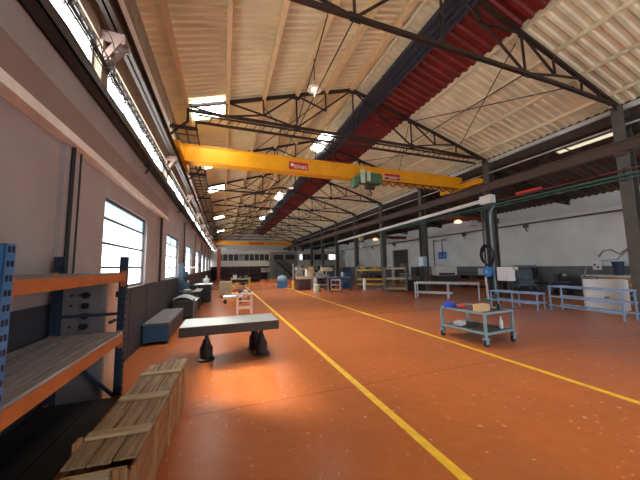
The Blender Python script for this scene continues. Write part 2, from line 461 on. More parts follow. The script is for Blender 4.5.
# roof windows
def za0(x): return 6.6 - (x - 12.5) * .217 - .03
def roofwin(x0, x1, y0, y1, zf, m, label):
    global n
    n += 1
    w = thing('window_%d' % n, label, 'skylight', (0, 0, 0), kind='structure')
    b = new()
    vs = []
    for x, y in ((x0, y0), (x1, y0), (x1, y1), (x0, y1)): vs.append((x, y, zf(x) - .052))
    lo = [b.verts.new(v) for v in vs]; hi = [b.verts.new((v[0], v[1], v[2] + .008)) for v in vs]
    b.faces.new(lo); b.faces.new(hi[::-1])
    for i in range(4): b.faces.new((lo[i], hi[i], hi[(i + 1) % 4], lo[(i + 1) % 4]))
    obj('panel', b, m, w)
    b = new()
    for i in range(4): beam(b, Vector(vs[i]) - Vector((0, 0, .004)), Vector(vs[(i + 1) % 4]) - Vector((0, 0, .004)), .03, .02)
    obj('frame', b, M['purlin'], w)
for i, y in enumerate((9.3, 14.6, 19.7, 31.5, 43.5)):
    roofwin(-1.13, -.08, y, y + 1.25, zl, M['sky'], '%s white skylight from the camera beside the left eave' % ORD[i])
for i, y in enumerate((14.1, 27.0, 40.0)):
    roofwin(5.0, 5.55, y - .9, y + 1.5, zr, M['sky'], '%s white skylight from the camera beside the roof ridge' % ORD[i])

for i, x in enumerate((16.6,)):  # unseen panel added to brighten the aisle wall
    roofwin(x, x + .9, -4.5, 1.2, za0, M['sky'], '%s unseen skylight from the columns, added for fill light in the aisle roof behind the camera' % ORD[i])

# left eave rails and lattice
b = new()
for z, w in ((6.0, .13), (6.22, .2)): box(b, XL, XL + .05, Y0, Y1, z, z + w)
struct('trim_5', b, M['ledge_low'], 'whitish pair of rails under the left eave', 'eave rail')
b = new()
y = Y0
while y < Y1: box(b, XL, XL + .05, y, y + .10, 6.5, 6.93); y += .2
box(b, XL, XL + .06, Y0, Y1, 6.93, 6.98)
struct('trim_6', b, M['fascia'], 'ribbed beige strip under the left eave', 'eave strip')
t = thing('lattice_girder', 'rusty flat lattice girder lying along the left eave beyond the crane end', 'girder', (0, 0, 6.47))
b = new()
for x in (-1.66, -1.3, -.97): beam(b, (x, 9.5, 0), (x, 56, 0), .05, .06)
y = 9.6
while y < 56:
    beam(b, (-1.66, y, 0), (-.97, y, 0), .035, .04); y += .6
obj('lattice', b, M['steel'], t)

# ---------- trusses
TOP = [(-1.2, 7.12), (0, 7.48), (1.25, 7.87), (2.5, 8.26), (3.7, 8.64), (4.9, 9.0), (6.1, 8.66), (7.75, 8.17), (9.05, 7.80), (10.35, 7.40), (12.2, 6.86)]
ZBOT = 6.95
BOT = [(-1.2, 6.62), (0, 6.66), (2.5, 6.70), (7.78, 6.76), (10.3, 6.76), (12.2, 6.70)]
ZB = lambda x: 6.97 - max(0, x - 9) * .03
WEB = [((0, 7.48), (0, ZB(0))), ((0, 7.48), (1.28, 7.24)), ((1.25, 7.87), (1.28, 7.24)), ((1.28, 7.24), (2.52, ZB(2.5))), ((1.28, 7.24), (2.5, 8.26)),
       ((2.5, 8.26), (2.52, ZB(2.5))), ((2.5, 8.26), (3.71, 7.86)), ((3.7, 8.64), (3.71, 7.86)), ((2.52, ZB(2.5)), (4.9, 9.0)), ((0, ZB(0)), (1.28, 7.24)),
       ((4.9, 9.0), (4.92, ZB(4.9))), ((4.9, 9.0), (7.78, ZB(7.8))), ((6.1, 8.66), (6.2, 7.99)), ((7.75, 8.17), (7.78, ZB(7.8))), ((6.2, 7.99), (7.75, 8.17)),
       ((7.75, 8.17), (9.08, 7.22)), ((9.05, 7.80), (9.08, 7.22)), ((9.08, 7.22), (7.78, ZB(7.8))), ((9.08, 7.22), (10.35, 7.40)), ((10.35, 7.40), (10.3, ZB(10.3))),
       ((10.35, 7.40), (11.75, 6.82)), ((10.3, ZB(10.3)), (11.6, 6.92)), ((-1.2, 7.12), (-.1, ZB(0)))]
def truss():
    t = thing('roof_truss', '', 'truss', (0, 0, 0), group='roof trusses')
    b = new()
    for a, c in zip(TOP, TOP[1:]): beam(b, (a[0], 0, a[1]), (c[0], 0, c[1]), .10, .10)
    obj('top_chord', b, M['steel'], t)
    b = new()
    beam(b, (-1.2, 0, ZB(-1.2)), (9, 0, ZB(9)), .09, .09); beam(b, (9, 0, ZB(9)), (12.2, 0, ZB(12.2)), .09, .09)
    obj('bottom_chord', b, M['steel'], t)
    for a, c in WEB: obj('web_member', beam(new(), (a[0], 0, a[1]), (c[0], 0, c[1]), .05, .05), M['steel'], t)
    b = new(); beam(b, (-1.2, 0, 6.58), (-1.2, 0, 7.14), .09, .09); beam(b, (XL + .01, 0, 6.34), (-.9, 0, 6.34), .08, .08); beam(b, (XL + .01, 0, 6.0), (-1.2, 0, 6.6), .06, .06); beam(b, (-.95, 0, 6.34), (-.95, 0, 6.62), .05, .05)
    obj('end_strut', b, M['steel'], t)
    for x, z in ((4.9, 8.94), (7.75, 8.12), (2.5, 8.2), (2.52, ZB(2.5)), (7.78, ZB(7.8)), (12.1, 6.8)): obj('gusset_plate', box(new(), x - .13, x + .13, -.012, .012, z - .11, z + .11), M['steel'], t)
    return t
tr = truss()
for k, y in enumerate(TY):
    o = tr if k == 0 else copy_tree(tr)
    o.location = (0, y, 0)
    o['label'] = '%s dark steel roof truss from the camera' % ORD[k]
t = thing('lattice_tie', 'lattice walkway rail along the second roof truss above the yellow crane', 'walkway', (0, TY[1] + .12, 0))
b = new(); beam(b, (-1.0, 0, 6.92), (11.2, 0, 6.9), .05, .05); beam(b, (-1.0, .0, 6.66), (11.6, 0, 6.68), .06, .08)
for i in range(41): beam(b, (-.9 + i * .3, 0, 6.67), (-.9 + i * .3 + .15, 0, 6.9), .02, .02)
obj('lattice', b, M['steel'], t)
for k in range(10):                                   # thin cross bracing between trusses, on the slopes
    y, z = TY[k], TY[k] + BAY
    cb = thing('cross_brace', 'thin crossed roof brace rods in the %s bay from the camera' % ORD[k], 'brace', (0, 0, 0), group='roof brace rods')
    rods = [((xa, y + .2, zr(xa) - .32), (xb, z - .2, zr(xb) - .32)) for xa, xb in ((7.8, 10.35), (10.35, 7.8))]
    if k % 2: rods += [((xa, y + .2, zl(xa) - .32), (xb, z - .2, zl(xb) - .32)) for xa, xb in ((1.25, 3.7), (3.7, 1.25))]
    rods += [((xa, y + .1, 6.97), (xb, z - .1, 6.97)) for xa, xb in ((2.52, 2.56), (1.95, 2.48), (7.78, 7.5))]
    for p, q in rods: obj('rod', beam(new(), p, q, .024, .024), M['steel'], cb)

# ---------- left runway with brackets
LX, RWX = -1.575, 12.0
b = ibeam(new(), (LX, Y0, 5.44), (LX, Y1, 5.44), .15, .30, .03); box(b, LX - .03, LX + .03, Y0, Y1, 5.59, 5.63)
struct('runway_beam', b, M['steel'], 'dark brown crane runway beam along the left wall', 'runway beam')
for k, y in enumerate([-.15] + TY):
    b = new()
    box(b, XL, LX + .10, y - .13, y + .13, 5.235, 5.285)
    for s in (-.1, .1): beam(b, (XL + .02, y + s, 4.80), (LX + .05, y + s, 5.24), .03, .08); beam(b, (XL, y + s, 5.19), (LX + .1, y + s, 5.19), .02, .1)
    struct('runway_bracket', b, M['ledge'], '%s beige bracket from the camera carrying the left runway beam' % ORD[k], 'bracket')

# ---------- right column line
def column_bm(h=6.86):
    b = new()
    box(b, -.19, -.16, -.15, .15, 0, h); box(b, .16, .19, -.15, .15, 0, h); box(b, -.16, .16, -.012, .012, 0, h)
    box(b, -.26, .26, -.22, .22, 0, .03)
    return b
for k, y in enumerate(TY):
    c = obj('column', column_bm(), M['column'], loc=(XC, y, 0))
    tag(c, '%s grey steel column from the camera in the line right of the aisle' % ORD[k], 'column', 'steel columns', 'structure')
b = ibeam(new(), (RWX, Y0, 5.42), (RWX, Y1, 5.42), .24, .36, .04); box(b, RWX - .03, RWX + .03, Y0, Y1, 5.60, 5.63)
for y in TY: box(b, RWX - .05, XC - .16, y - .12, y + .12, 5.15, 5.24)
struct('runway_beam', b, M['runway'], 'long brown crane runway beam along the right column line', 'runway beam')
b = cyl(new(), (12.42, Y0, 6.83), (12.42, Y1, 6.83), .09, 12)
tag(obj('eave_pipe', b, M['offwhite']), 'long whitish pipe under the right eave of the hall', 'pipe')
b = cyl(new(), (12.3, Y0, 6.2), (12.3, Y1, 6.2), .03, 8)
tag(obj('conduit', b, M['offwhite']), 'thin pale conduit between the right eave and the runway beam', 'conduit')
b = new(); box(b, 12.5, 12.56, Y0, Y1, 6.4, 7.02); box(b, 12.45, 12.56, Y0, Y1, 6.9, 7.06)
struct('trim_7', b, M['ceil_dark'], 'dark fascia above the right column line', 'fascia')

# longitudinal truss-like bracing along the columns (dark zigzag)
b = new()
beam(b, (12.45, Y0, 6.42), (12.45, Y1, 6.42), .06, .06)
y = -6.2
while y < Y1 - 2:
    beam(b, (12.45, y, 5.7), (12.45, y + .8, 6.42), .04, .04); beam(b, (12.45, y + .8, 6.42), (12.45, y + 1.6, 5.7), .04, .04); y += 2.4
struct('trim_8', b, M['steel'], 'dark zigzag bracing above the right runway beam', 'bracing')

# pipes along the columns
def ypipe(name, x, z, r, y0, y1, m, label):
    return tag(obj(name, cyl(new(), (x, y0, z), (x, y1, z), r, 10), m), label, 'pipe')
ypipe('pipe', 12.0, 4.50, .035, -4, 40, M['teal'], 'thick teal pipe running along the right columns below the runway')
ypipe('pipe', 12.0, 4.38, .022, -4, 40, M['teal'], 'thin teal pipe lowest of the pipes along the right columns')
ypipe('pipe', 12.02, 4.66, .022, -4, 8.85, M['redpipe'], 'reddish pipe above the teal pipes along the right columns')
b = new(); box(b, 11.96, 12.08, 7.0, 8.0, 4.72, 4.80)
tag(obj('junction_box', b, M['sign_red']), 'long red box sitting on the pipes right of the first hose column', 'box')
b = new()
for y in TY[:8]:
    box(b, 11.92, 12.12, y - .03, y + .03, 4.28, 4.33); box(b, 12.08, 12.12, y - .03, y + .03, 4.28, 4.75)
struct('trim_9', b, M['dark'], 'dark clips carrying the pipes on the right columns', 'pipe clips')
# white trunking
t = thing('white_trunking', 'long white trunking hung along the right columns, boxed near end', 'trunking', (11.85, 9.2, 4.78))
obj('rail', beam(new(), (0, .3, 0), (0, 18, -.40), .14, .17), M['white'], t, bevel=.02)
obj('end_box', box(new(), -.17, .17, -.25, .35, -.2, .2), M['white'], t, bevel=.03)
b = new()
for i in range(5): beam(b, (0, .5 + i * 4.2, .1 - i * .09), (.15, .5 + i * 4.2, .5), .03, .03)
obj('hanger', b, M['dark'], t)
t = thing('pendant_control', 'cream pendant box hanging from the white trunking', 'pendant', (11.8, 21.9, 4.14))
obj('clamp_box', box(new(), -.18, .18, -.18, .18, -.15, .25), M['beige'], t, bevel=.03)
obj('pendant', box(new(), -.1, .1, -.1, .1, -.85, -.45), M['offwhite'], t, bevel=.03)
obj('cord', cyl(new(), (0, 0, -.5), (0, 0, -.1), .03, 6), M['offwhite'], t)

# ---------- right aisle shell
def za(x): return 6.6 - (x - 12.5) * .217
b = sheet(new(), 12.5, za(12.5), XR + .2, za(XR + .2), Y0, Y1, .3, .05)
struct('ceiling_aisle', b, M['ceil_dark'], 'dark lean-to roof over the right aisle', 'roof')
b = new()
D0, D1, DH = 23.9, 26.7, 3.4
box(b, XR, XR + .2, Y0, D0, 0, 5.4); box(b, XR, XR + .2, D1, Y1, 0, 5.4); box(b, XR, XR + .2, D0, D1, DH, 5.4)
struct('wall_right', b, M['rwall'], 'grey white plastered wall of the right aisle', 'wall')
b = new(); box(b, XR - .03, XR, Y0, D0 - .35, 0, 1.52); box(b, XR - .03, XR, D1 + .35, Y1, 0, 1.52)
struct('baseboard_right', b, M['dado_right'], 'dark slate dado along the right wall', 'dado')
d = thing('door_1', 'dark open doorway with pale frame in the right wall', 'door', (XR, D0, 0), kind='structure')
b = new(); box(b, -.06, .02, -.3, 0, 0, DH + .25); box(b, -.06, .02, D1 - D0, D1 - D0 + .3, 0, DH + .25); box(b, -.06, .02, 0, D1 - D0, DH, DH + .25)
obj('frame', b, M['offwhite'], d)
b = new(); box(b, .14, .19, 0, D1 - D0, 0, DH)  # dark panel stands in for the gloom inside the opening
box(b, .10, .16, 1.4, 2.6, 1.9, 3.2)
obj('dark_infill', b, M['dark'], d)
b = new(); box(b, XR - .32, XR - .1, Y0, Y1, 4.28, 4.46)
struct('trim_10', b, M['white'], 'pale crane rail along the right wall', 'rail')
b = new(); box(b, XR - .30, XR - .12, Y0, Y1, 4.21, 4.28)  # dark strip stands in for the shade below the rail
struct('trim_12', b, M['column'], 'dark strip standing in for the shade under the pale rail on the right wall', 'rail')
b = new()
for k in range(12):
    y = 2.2 + BAY * k; box(b, XR - .3, XR, y - .08, y + .08, 4.0, 4.2); beam(b, (XR - .02, y, 3.75), (XR - .28, y, 4.05), .05, .06)
struct('trim_11', b, M['column'], 'grey corbels under the rail on the right wall', 'corbels')
for k, y in enumerate(TY):                           # aisle trusses
    b = new()
    beam(b, (12.5, 0, 6.42), (XR, 0, za(XR) - .12), .09, .12); beam(b, (12.5, 0, 5.5), (XR, 0, 5.02), .08, .08)
    xs = [12.5 + i * 1.0 for i in range(7)]
    for i, x in enumerate(xs[:-1]):
        zt = lambda q: 6.42 + (za(XR) - .12 - 6.42) * (q - 12.5) / (XR - 12.5)
        zb = lambda q: 5.5 - .48 * (q - 12.5) / (XR - 12.5)
        if i % 2: beam(b, (x, 0, zt(x)), (xs[i + 1], 0, zb(xs[i + 1])), .05, .05)
        else: beam(b, (x, 0, zb(x)), (xs[i + 1], 0, zt(xs[i + 1])), .05, .05)
    tag(obj('aisle_truss', b, M['steel'], loc=(0, y, 0)), '%s dark lean-to truss from the camera over the right aisle' % ORD[k], 'truss', 'aisle trusses')
for i in range(1):
    y = 5.1
    roofwin(13.15, 13.40, y, y + 1.9, za, M['skydim'], '%s dim lit roof strip from the camera over the right aisle' % ORD[i])
b = ibeam(new(), (12.6, 0, 0), (XR - .1, 0, 0), .16, .3, .03)
ag = thing('aisle_crane', 'orange crane beam with glowing lamp high in the right aisle behind the hose column', 'crane', (0, 13.6, 4.75))
obj('girder', b, M['rust'], ag)
obj('lamp', lathe(new(), [(.02, .12), (.2, .02), (.24, -.08), (.05, -.1)], (14.6, 0, -.2), 16), M['glow'], ag)
obj('hoist', box(new(), 15.6, 16.2, -.18, .18, -.45, -.1), M['offwhite'], ag, bevel=.04)
c2 = copy_tree(ag, (0, 24.0, 4.6), None, 'rusty crane beam in the right aisle above the yellow racks')

b = new(); box(b, XL - .2, 4.5, Y0 - .2, Y0, 0, 9.4); box(b, 10.5, XR + .2, Y0 - .2, Y0, 0, 9.4); box(b, 4.5, 10.5, Y0 - .2, Y0, 6.2, 9.4)  # gateway opening is added, sized to shape the daylight from behind
struct('wall_back', b, M['rwall'], 'back wall behind the camera, its wide open gateway added to let in light', 'wall')
# ---------- far end
b = sheet(new(), XL, 0, XR, 0, 0, 9.2, .5, .06)
me_rot = Matrix.Rotation(PI / 2, 4, 'X'); bmesh.ops.transform(b, matrix=me_rot, verts=b.verts[:])
bmesh.ops.translate(b, vec=(0, Y1, 0), verts=b.verts[:])
struct('wall_far', b, M['offwhite'], 'pale corrugated end wall of the hall beneath the distant crane', 'wall')
FY = 40.0
b = new()
box(b, XL, 6.4, FY, FY + .2, 1.85, 2.65); box(b, XL, 6.4, FY, FY + .2, 3.6, 3.95)      # white band, head
x = XL
wx = []
for i in range(10):
    x0 = XL + .9 + i * .72
    wx.append((x0, x0 + .66))
xe = XL
for a, c in wx: box(b, xe, a, FY, FY + .2, 2.65, 3.6); xe = c
box(b, xe, 6.4, FY, FY + .2, 2.65, 3.6)
box(b, XL, XR, FY, FY + 4, 3.95, 4.05)
struct('wall_office', b, M['mezz'], 'pale office block front with a band of dark windows at the far end', 'wall')
b = new(); box(b, 6.4, 10.6, FY, FY + .2, 0, 2.75); box(b, 6.4, 10.6, FY, FY + .2, 3.55, 3.95); box(b, 6.4, 6.9, FY, FY + .2, 2.75, 3.55); box(b, 10.2, 10.6, FY, FY + .2, 2.75, 3.55); box(b, 8.4, 8.7, FY, FY + .2, 2.75, 3.55)
struct('wall_stair', b, M['mezzteal'], 'grey teal wall behind the stairs at the far end', 'wall')
b = new(); box(b, 10.6, XR, FY, FY + .2, 1.8, 2.7); box(b, 10.6, XR, FY, FY + .2, 3.6, 3.95); box(b, 16.3, XR, FY, FY + .2, 0, 1.8)
for x in (10.6, 13.0, 15.4, 17.6): box(b, x, x + .3, FY, FY + .2, 2.7, 3.6)
for x in (12.2, 14.8): box(b, x, x + .3, FY, FY + .2, 0, 1.8)
struct('wall_office_right', b, M['mezz'], 'pale office front behind the far right clutter', 'wall')
def farwin(a, c, z0, z1, m, label):
    global n
    n += 1
    w = thing('window_%d' % n, label, 'window', (a, FY, z0), kind='structure', group='far office windows')
    W = c - a; H = z1 - z0; b = new()
    box(b, 0, W, .04, .1, 0, .05); box(b, 0, W, .04, .1, H - .05, H); box(b, 0, .05, .04, .1, .05, H - .05); box(b, W - .05, W, .04, .1, .05, H - .05)
    obj('frame', b, M['winframe'], w); obj('pane', box(new(), .03, W - .03, .06, .075, .03, H - .03), m, w)
for i, (a, c) in enumerate(wx): farwin(a, c, 2.65, 3.6, M['greytop'] if i == 4 else M['darkglass'], '%s window from the left wall in the far pale office band' % ORD[i])
for i, (a, c) in enumerate(((6.9, 8.4), (8.7, 10.2))): farwin(a, c, 2.75, 3.55, M['darkglass'], ('left' if i == 0 else 'right') + ' dark window above the far stairs')
for i, (a, c, m) in enumerate(((10.9, 11.4, M['farwin']), (11.4, 12.1, M['darkglass']), (12.1, 13.0, M['darkglass']), (13.3, 15.4, M['darkglass']), (15.7, 16.6, M['farwin']), (16.6, 17.6, M['farwin']))):
    farwin(a, c, 2.7, 3.6, m, '%s window of the far right office, counted from the stairs' % ORD[i])
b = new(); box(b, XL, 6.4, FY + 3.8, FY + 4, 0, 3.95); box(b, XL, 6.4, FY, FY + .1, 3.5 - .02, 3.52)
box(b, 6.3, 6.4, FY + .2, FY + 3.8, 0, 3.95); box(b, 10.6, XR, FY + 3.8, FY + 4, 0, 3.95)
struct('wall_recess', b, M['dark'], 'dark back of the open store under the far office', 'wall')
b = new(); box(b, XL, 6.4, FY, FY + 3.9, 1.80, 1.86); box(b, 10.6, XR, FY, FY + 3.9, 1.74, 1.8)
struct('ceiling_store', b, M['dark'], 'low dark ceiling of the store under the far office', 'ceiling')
t = thing('steel_staircase', 'dark steel staircase against the grey teal far wall', 'staircase', (7.2, FY - .75, 0))
b = new()
for i in range(12): box(b, .22 * i, .22 * i + .26, -.5, .5, 2.6 - i * .21 - .03, 2.6 - i * .21)
obj('treads', b, M['dark'], t)
b = new()
for s in (-.52, .52): beam(b, (-.1, s, 2.68), (2.75, s, .02), .05, .2)
obj('stringers', b, M['dark'], t)
b = new()
for s in (-.52, .52):
    beam(b, (0, s, 3.5), (2.8, s, .95), .05, .05)
    for i in range(5): beam(b, (.1 + i * .62, s, 2.5 - i * .58), (.1 + i * .62, s, 3.42 - i * .57), .04, .04)
obj('handrail', b, M['black'], t)
b = new(); box(b, -1.2, 0.05, -.55, .55, 2.58, 2.63)
for x in (-1.1, -.05): box(b, x - .03, x + .03, -.5, -.44, 0, 2.6)
obj('landing', b, M['dark'], t)
tag(obj('pillar', box(new(), -.2, .2, -.2, .2, 0, 4.0), M['rust'], loc=(-.55, 33.6, 0)), 'rust red pillar at the far end of the left wall', 'pillar', kind='structure')

# ---------- cranes
def crane():
    t = thing('overhead_crane', '', 'crane', (0, 0, 0))
    b = new(); box(b, LX - .05, RWX + .1, -.18, .18, 5.80, 6.36); box(b, LX + .1, RWX - .05, -.23, .23, 5.72, 5.80); box(b, LX - .05, RWX + .1, -.21, .21, 6.36, 6.39)
    obj('girder', b, M['crane'], t, bevel=.01)
    for x, s in ((LX, 1), (RWX, -1)):
        b = new(); box(b, x - .14, x + .14, -1.35, 1.2, 5.72, 6.0); box(b, x - .1, x + .1, -1.45, -1.35, 5.75, 5.95)
        tc_ = obj('end_truck', b, M['crane'], t, bevel=.02)
        for y in (-1.0, .85): obj('wheel', cyl(new(), (x - .05, y, 5.71), (x + .05, y, 5.71), .08, 14), M['dark'], tc_)
    return t
cr = crane(); cr.location = (0, 11.0, 0)
cr['label'] = 'near yellow overhead crane with green hoist and red sign'; cr['group'] = 'overhead cranes'
cf = copy_tree(cr, (0, 50.5, 0), None, 'distant yellow overhead crane above the far office')
def plate(parent, x0, x1, z0, z1, m, y):
    return obj('sign_plate', box(new(), x0, x1, y - .012, y, z0, z1), m, parent)
sp = plate(cr, 2.52, 3.36, 5.86, 6.18, M['sign_red'], -.18)
text('zinec', .29, M['white'], sp, (3.03, -.194, 6.0), (PI / 2, 0, 0), sx=1.0)
b = new()
for k in range(2): beam(b, (2.58, -.196, 6.04) if k else (2.66, -.196, 5.95), (2.74, -.196, 6.04) if k else (2.66, -.196, 6.13), .006, .07, (0, -1, 0) if 0 else (0, 0, 1))
box(b, 2.60, 2.72, -.2, -.194, 5.98, 6.10, (0, PI / 4, 0))
obj('emblem', b, M['white'], sp)
sp = plate(cr, 7.18, 8.12, 5.84, 6.16, M['pink'], -.18)
b = new(); box(b, 7.2, 8.1, -.197, -.192, 6.02, 6.14); box(b, 7.2, 8.1, -.197, -.192, 5.86, 5.90)
obj('red_band', b, M['sign_red'], sp)
b = new(); box(b, 7.24, 7.38, -.198, -.192, 5.87, 5.96); box(b, 7.92, 8.06, -.198, -.192, 5.87, 5.96)
obj('dark_mark', b, M['dark'], sp)
sp = plate(cf, 4.2, 7.0, 5.95, 6.2, M['sign_red'], -.18)
# hoist on the near crane
h = obj('hoist_body', box(new(), 5.55, 6.75, -.72, -.26, 5.42, 5.80), M['green'], cr, bevel=.04)
b = new(); cyl(b, (5.75, -.5, 5.72), (6.7, -.5, 5.72), .24, 18); obj('drum', b, M['green'], h)
b = new(); box(b, 5.62, 5.8, -.8, -.72, 5.36, 5.98); box(b, 5.9, 6.06, -.82, -.72, 5.46, 5.9); obj('pale_panel', b, M['palegreen'], h, label='pale green panel')
b = new(); box(b, 5.3, 5.58, -.7, -.3, 5.2, 5.62); obj('motor', b, M['green'], h, bevel=.05)
b = new(); cyl(b, (6.2, -.48, 5.05), (6.2, -.48, 5.42), .02, 6); cyl(b, (6.0, -.48, 5.3), (6.4, -.48, 5.3), .14, 14)
tube(b, [(6.2 + .09 * math.cos(a), -.48, 5.0 + .09 * math.sin(a)) for a in (PI * (.5 - 1.4 * i / 8) for i in range(9))], .025, 6)
obj('hook', b, M['dark'], h)
b = new(); box(b, 5.6, 6.6, -.3, .2, 5.62, 5.72); obj('trolley_frame', b, M['dark'], h)
b = new()
for k in range(9):
    x0 = 6.85 + k * .5
    tube(b, [(x0 + .5 * i / 8, -.3, 5.68 - .2 * math.sin(PI * i / 8)) for i in range(9)], .02, 5)
beam(b, (6.7, -.3, 5.71), (11.6, -.3, 5.71), .03, .04)
obj('festoon', b, M['black'], cr)

# lamps
def lamp(x, y, z, label, par=None):
    t = thing('high_bay_lamp', label, 'lamp', (x, y, z), group='high bay lamps')
    obj('shade', lathe(new(), [(.05, .26), (.08, .22), (.1, .12), (.22, .02), (.23, -.02), (.2, -.03), (.16, .0), (.05, .0)], seg=24), M['lampshade'], t, smooth=True)
    obj('lens', box(new(), -.11, .11, -.11, .11, -.04, .0), M['lens'], t, bevel=.02)
    top = (zl(x) if x < RX else zr(x)) - .14 - z
    obj('stem', cyl(new(), (0, 0, .3), (0, 0, top), .015, 6), M['steel'], t)
    return t
lamp(2.55, 7.44, 7.2, 'round cream high bay lamp nearest the camera, before the second truss')
for i, (x, y) in enumerate(((4.4, 18.3), (4.4, 27.2), (4.4, 36.5))):
    lamp(x, y, 7.3, '%s high bay lamp beyond the yellow crane under the ridge' % ORD[i])

# ------------------------------------------------------------------ near left: rack, cabinet, crate
RXF, RXB, RY0, RY1, RH = -1.05, -1.70, 1.86, 3.69, 1.89
t = thing('pallet_rack', 'blue and orange pallet rack with board shelf against the left wall', 'rack', (RXF, RY0, 0))
LR = RY1 - RY0; DX = RXB - RXF
for j, (x, y) in enumerate(((0, 0), (0, LR), (DX, 0), (DX, LR))):
    b = new(); s = -1 if x == 0 else 1
    w = .085 if j == 0 else .065
    box(b, min(x, x + s * w), max(x, x + s * w), y - .035, y - .028, 0, RH); box(b, min(x, x + s * w), max(x, x + s * w), y + .028, y + .035, 0, RH)
    f = x if s < 0 else x
    box(b, f - .004, f + .004, y - .035, y + .035, 0, RH)
    box(b, x - .05, x + .05, y - .05, y + .05, 0, .008)
    z = .12
    fx = x + (.0045 if s < 0 else -.0045)
    while z < RH - .03:
        box(b, fx - .002, fx + .002, y - .022, y - .006, z, z + .032, mi=1); box(b, fx - .002, fx + .002, y + .006, y + .022, z, z + .032, mi=1)
        xm = x + s * .045
        box(b, xm - .012, xm + .012, y - .037, y - .034, z, z + .032, mi=1)
        z += .075
    obj('upright', b, [M['blue'] if j in (0,) else M['rackdark'], M['black']], t)  # near post coloured lighter for the light on it, the rest darker
for y in (0, LR):
    for z0, z1 in ((.3, .3), (.35, .95), (1.25, 1.25)):
        obj('brace', beam(new(), (-.05, y, z0), (DX + .05, y, z1), .03, .03), M['rackdark'], t)
for z0, z1, m in ((1.615, 1.70, M['orange']), (.94, 1.04, M['orange']), (.25, .35, M['orange'])):
    for x in (-.02, DX + .02):
        b = new(); box(b, x - .022, x + .022, .037, LR - .037, z0, z1); box(b, x - .026, x + .026, .036, .042, z0 - .06, z1 + .03); box(b, x - .026, x + .026, LR - .042, LR - .036, z0 - .06, z1 + .03)
        obj('beam', b, m, t, bevel=.006)
def shelf_boards(z, m, nb):
    b = new(); w = (abs(DX) - .0) / nb
    for i in range(nb): box(b, DX + .0 + i * w + .004, DX + (i + 1) * w - .004, .04, LR - .04, z, z + .02)
    return b
obj('shelf', shelf_boards(1.04, M['deck'], 3), M['deck'], t)
obj('shelf', shelf_boards(.35, M['dark'], 3), M['black'], t, label='dark bottom shelf')
b = new(); box(b, DX + .01, -.002, .04, LR - .04, 1.70, 1.712)
obj('top_deck', b, M['mid'], t)

t = thing('tool_cabinet', 'grey cabinet with a column of black knobs behind the rack end', 'cabinet', (-1.72, 3.83, 0))
obj('body', box(new(), 0, .42, .02, .62, 0, 1.62), [M['cabinet']], t, bevel=.008)
obj('door', box(new(), .02, .40, 0, .02, .08, 1.58), M['cabinet'], t, bevel=.004)
for i in range(6):
    b = new(); z = 1.46 - i * .115; cyl(b, (.26, 0, z), (.26, -.04, z), .03, 14)
    cyl(b, (.26, -.04, z), (.26, -.05, z), .036, 14); obj('knob', b, M['black'], t)
for i in range(6):
    z = 1.46 - i * .115; obj('rivet', cyl(new(), (.12, 0, z), (.12, -.02, z), .012, 10), M['black'], t)
obj('side_panel', box(new(), .42, .435, .06, .6, .06, 1.58), M['cabinet_side'], t, label='side panel with light put into its pale colour')  # light on this side put into the colour, front darkened as shaded
b = new(); box(b, .435, .48, .3, .38, 1.4, 1.46); cyl(b, (.435, .34, 1.43), (.5, .34, 1.43), .04, 10); box(b, .435, .46, .12, .3, 1.10, 1.13)
obj('latch', b, M['black'], t)
tube(b := new(), [(.25 + .08 * math.cos(PI * i / 8), .2, 1.62 + .07 * math.sin(PI * i / 8)) for i in range(9)], .012, 6)
obj('carry_handle', b, M['black'], t)

t = thing('wooden_crate', 'long pine shipping crate with battened lid beside the blue rack', 'crate', (-.685, 3.08, 0), math.radians(-2.4))
cw, clen, ch = .36, 1.84, .50
b = new()
for s in (-1, 1):
    x = s * cw / 2
    for i in range(3): box(b, x - .010, x + .010, -clen / 2, clen / 2, .07 + i * .14, .07 + i * .14 + .132)
obj('side_boards', b, M['wood_side'], t, bevel=.003)
for s in (-1, 1):
    b = new(); y = s * clen / 2
    for i in range(3): box(b, -cw / 2 + .012, cw / 2 - .012, y - .010, y + .010, .07 + i * .14, .07 + i * .14 + .132)
    box(b, -cw / 2 + .01, cw / 2 - .01, y + s * .01, y + s * .035, .43, .515); box(b, -cw / 2 + .01, cw / 2 - .01, y + s * .01, y + s * .035, .07, .15)
    obj('end_boards', b, M['wood_x'], t, bevel=.003)
for yy in (-.86, -.40, .10, .56, .88):
    for s in (-1, 1):
        obj('batten_post', box(new(), s * (cw / 2 + .012) - .012, s * (cw / 2 + .012) + .012, yy - .045, yy + .045, .0, .49), M['wood_post'], t, bevel=.003)
for sx_ in (-1, 1):
    obj('corner_post', box(new(), sx_ * (cw / 2 - .04) - .035, sx_ * (cw / 2 - .04) + .035, -clen / 2 - .06, -clen / 2 - .035, .0, .52), M['wood_post'], t, bevel=.003)
obj('base_runners', box(box(new(), -cw / 2, -cw / 2 + .07, -clen / 2, clen / 2, 0, .06), cw / 2 - .07, cw / 2, -clen / 2, clen / 2, 0, .06), M['wood_side'], t)
ld = obj('lid', new() if False else box(box(box(new(), -.20, -.072, -.88, .93, 0, .018), -.062, .062, -.885, 1.0, 0, .018), .072, .20, -.87, 1.06, 0, .018), M['wood_top'], t, bevel=.003)
ld.location = (.0, 0, .522); ld.rotation_euler = (math.radians(.5), math.radians(1.0), 0)
for yy in (-.57, .0, .58): obj('batten', box(new(), -.20, .205, yy - .04, yy + .04, .018, .042), M['wood_x'], ld, bevel=.004)
b = new(); box(b, -.23, -.201, -.70, -.62, -.06, .06); obj('toggle', b, M['wood_post'], ld, bevel=.004)
b = new(); box(b, -.225, -.201, .70, .77, -.06, .02); obj('toggle', b, M['wood_side'], ld, bevel=.004)

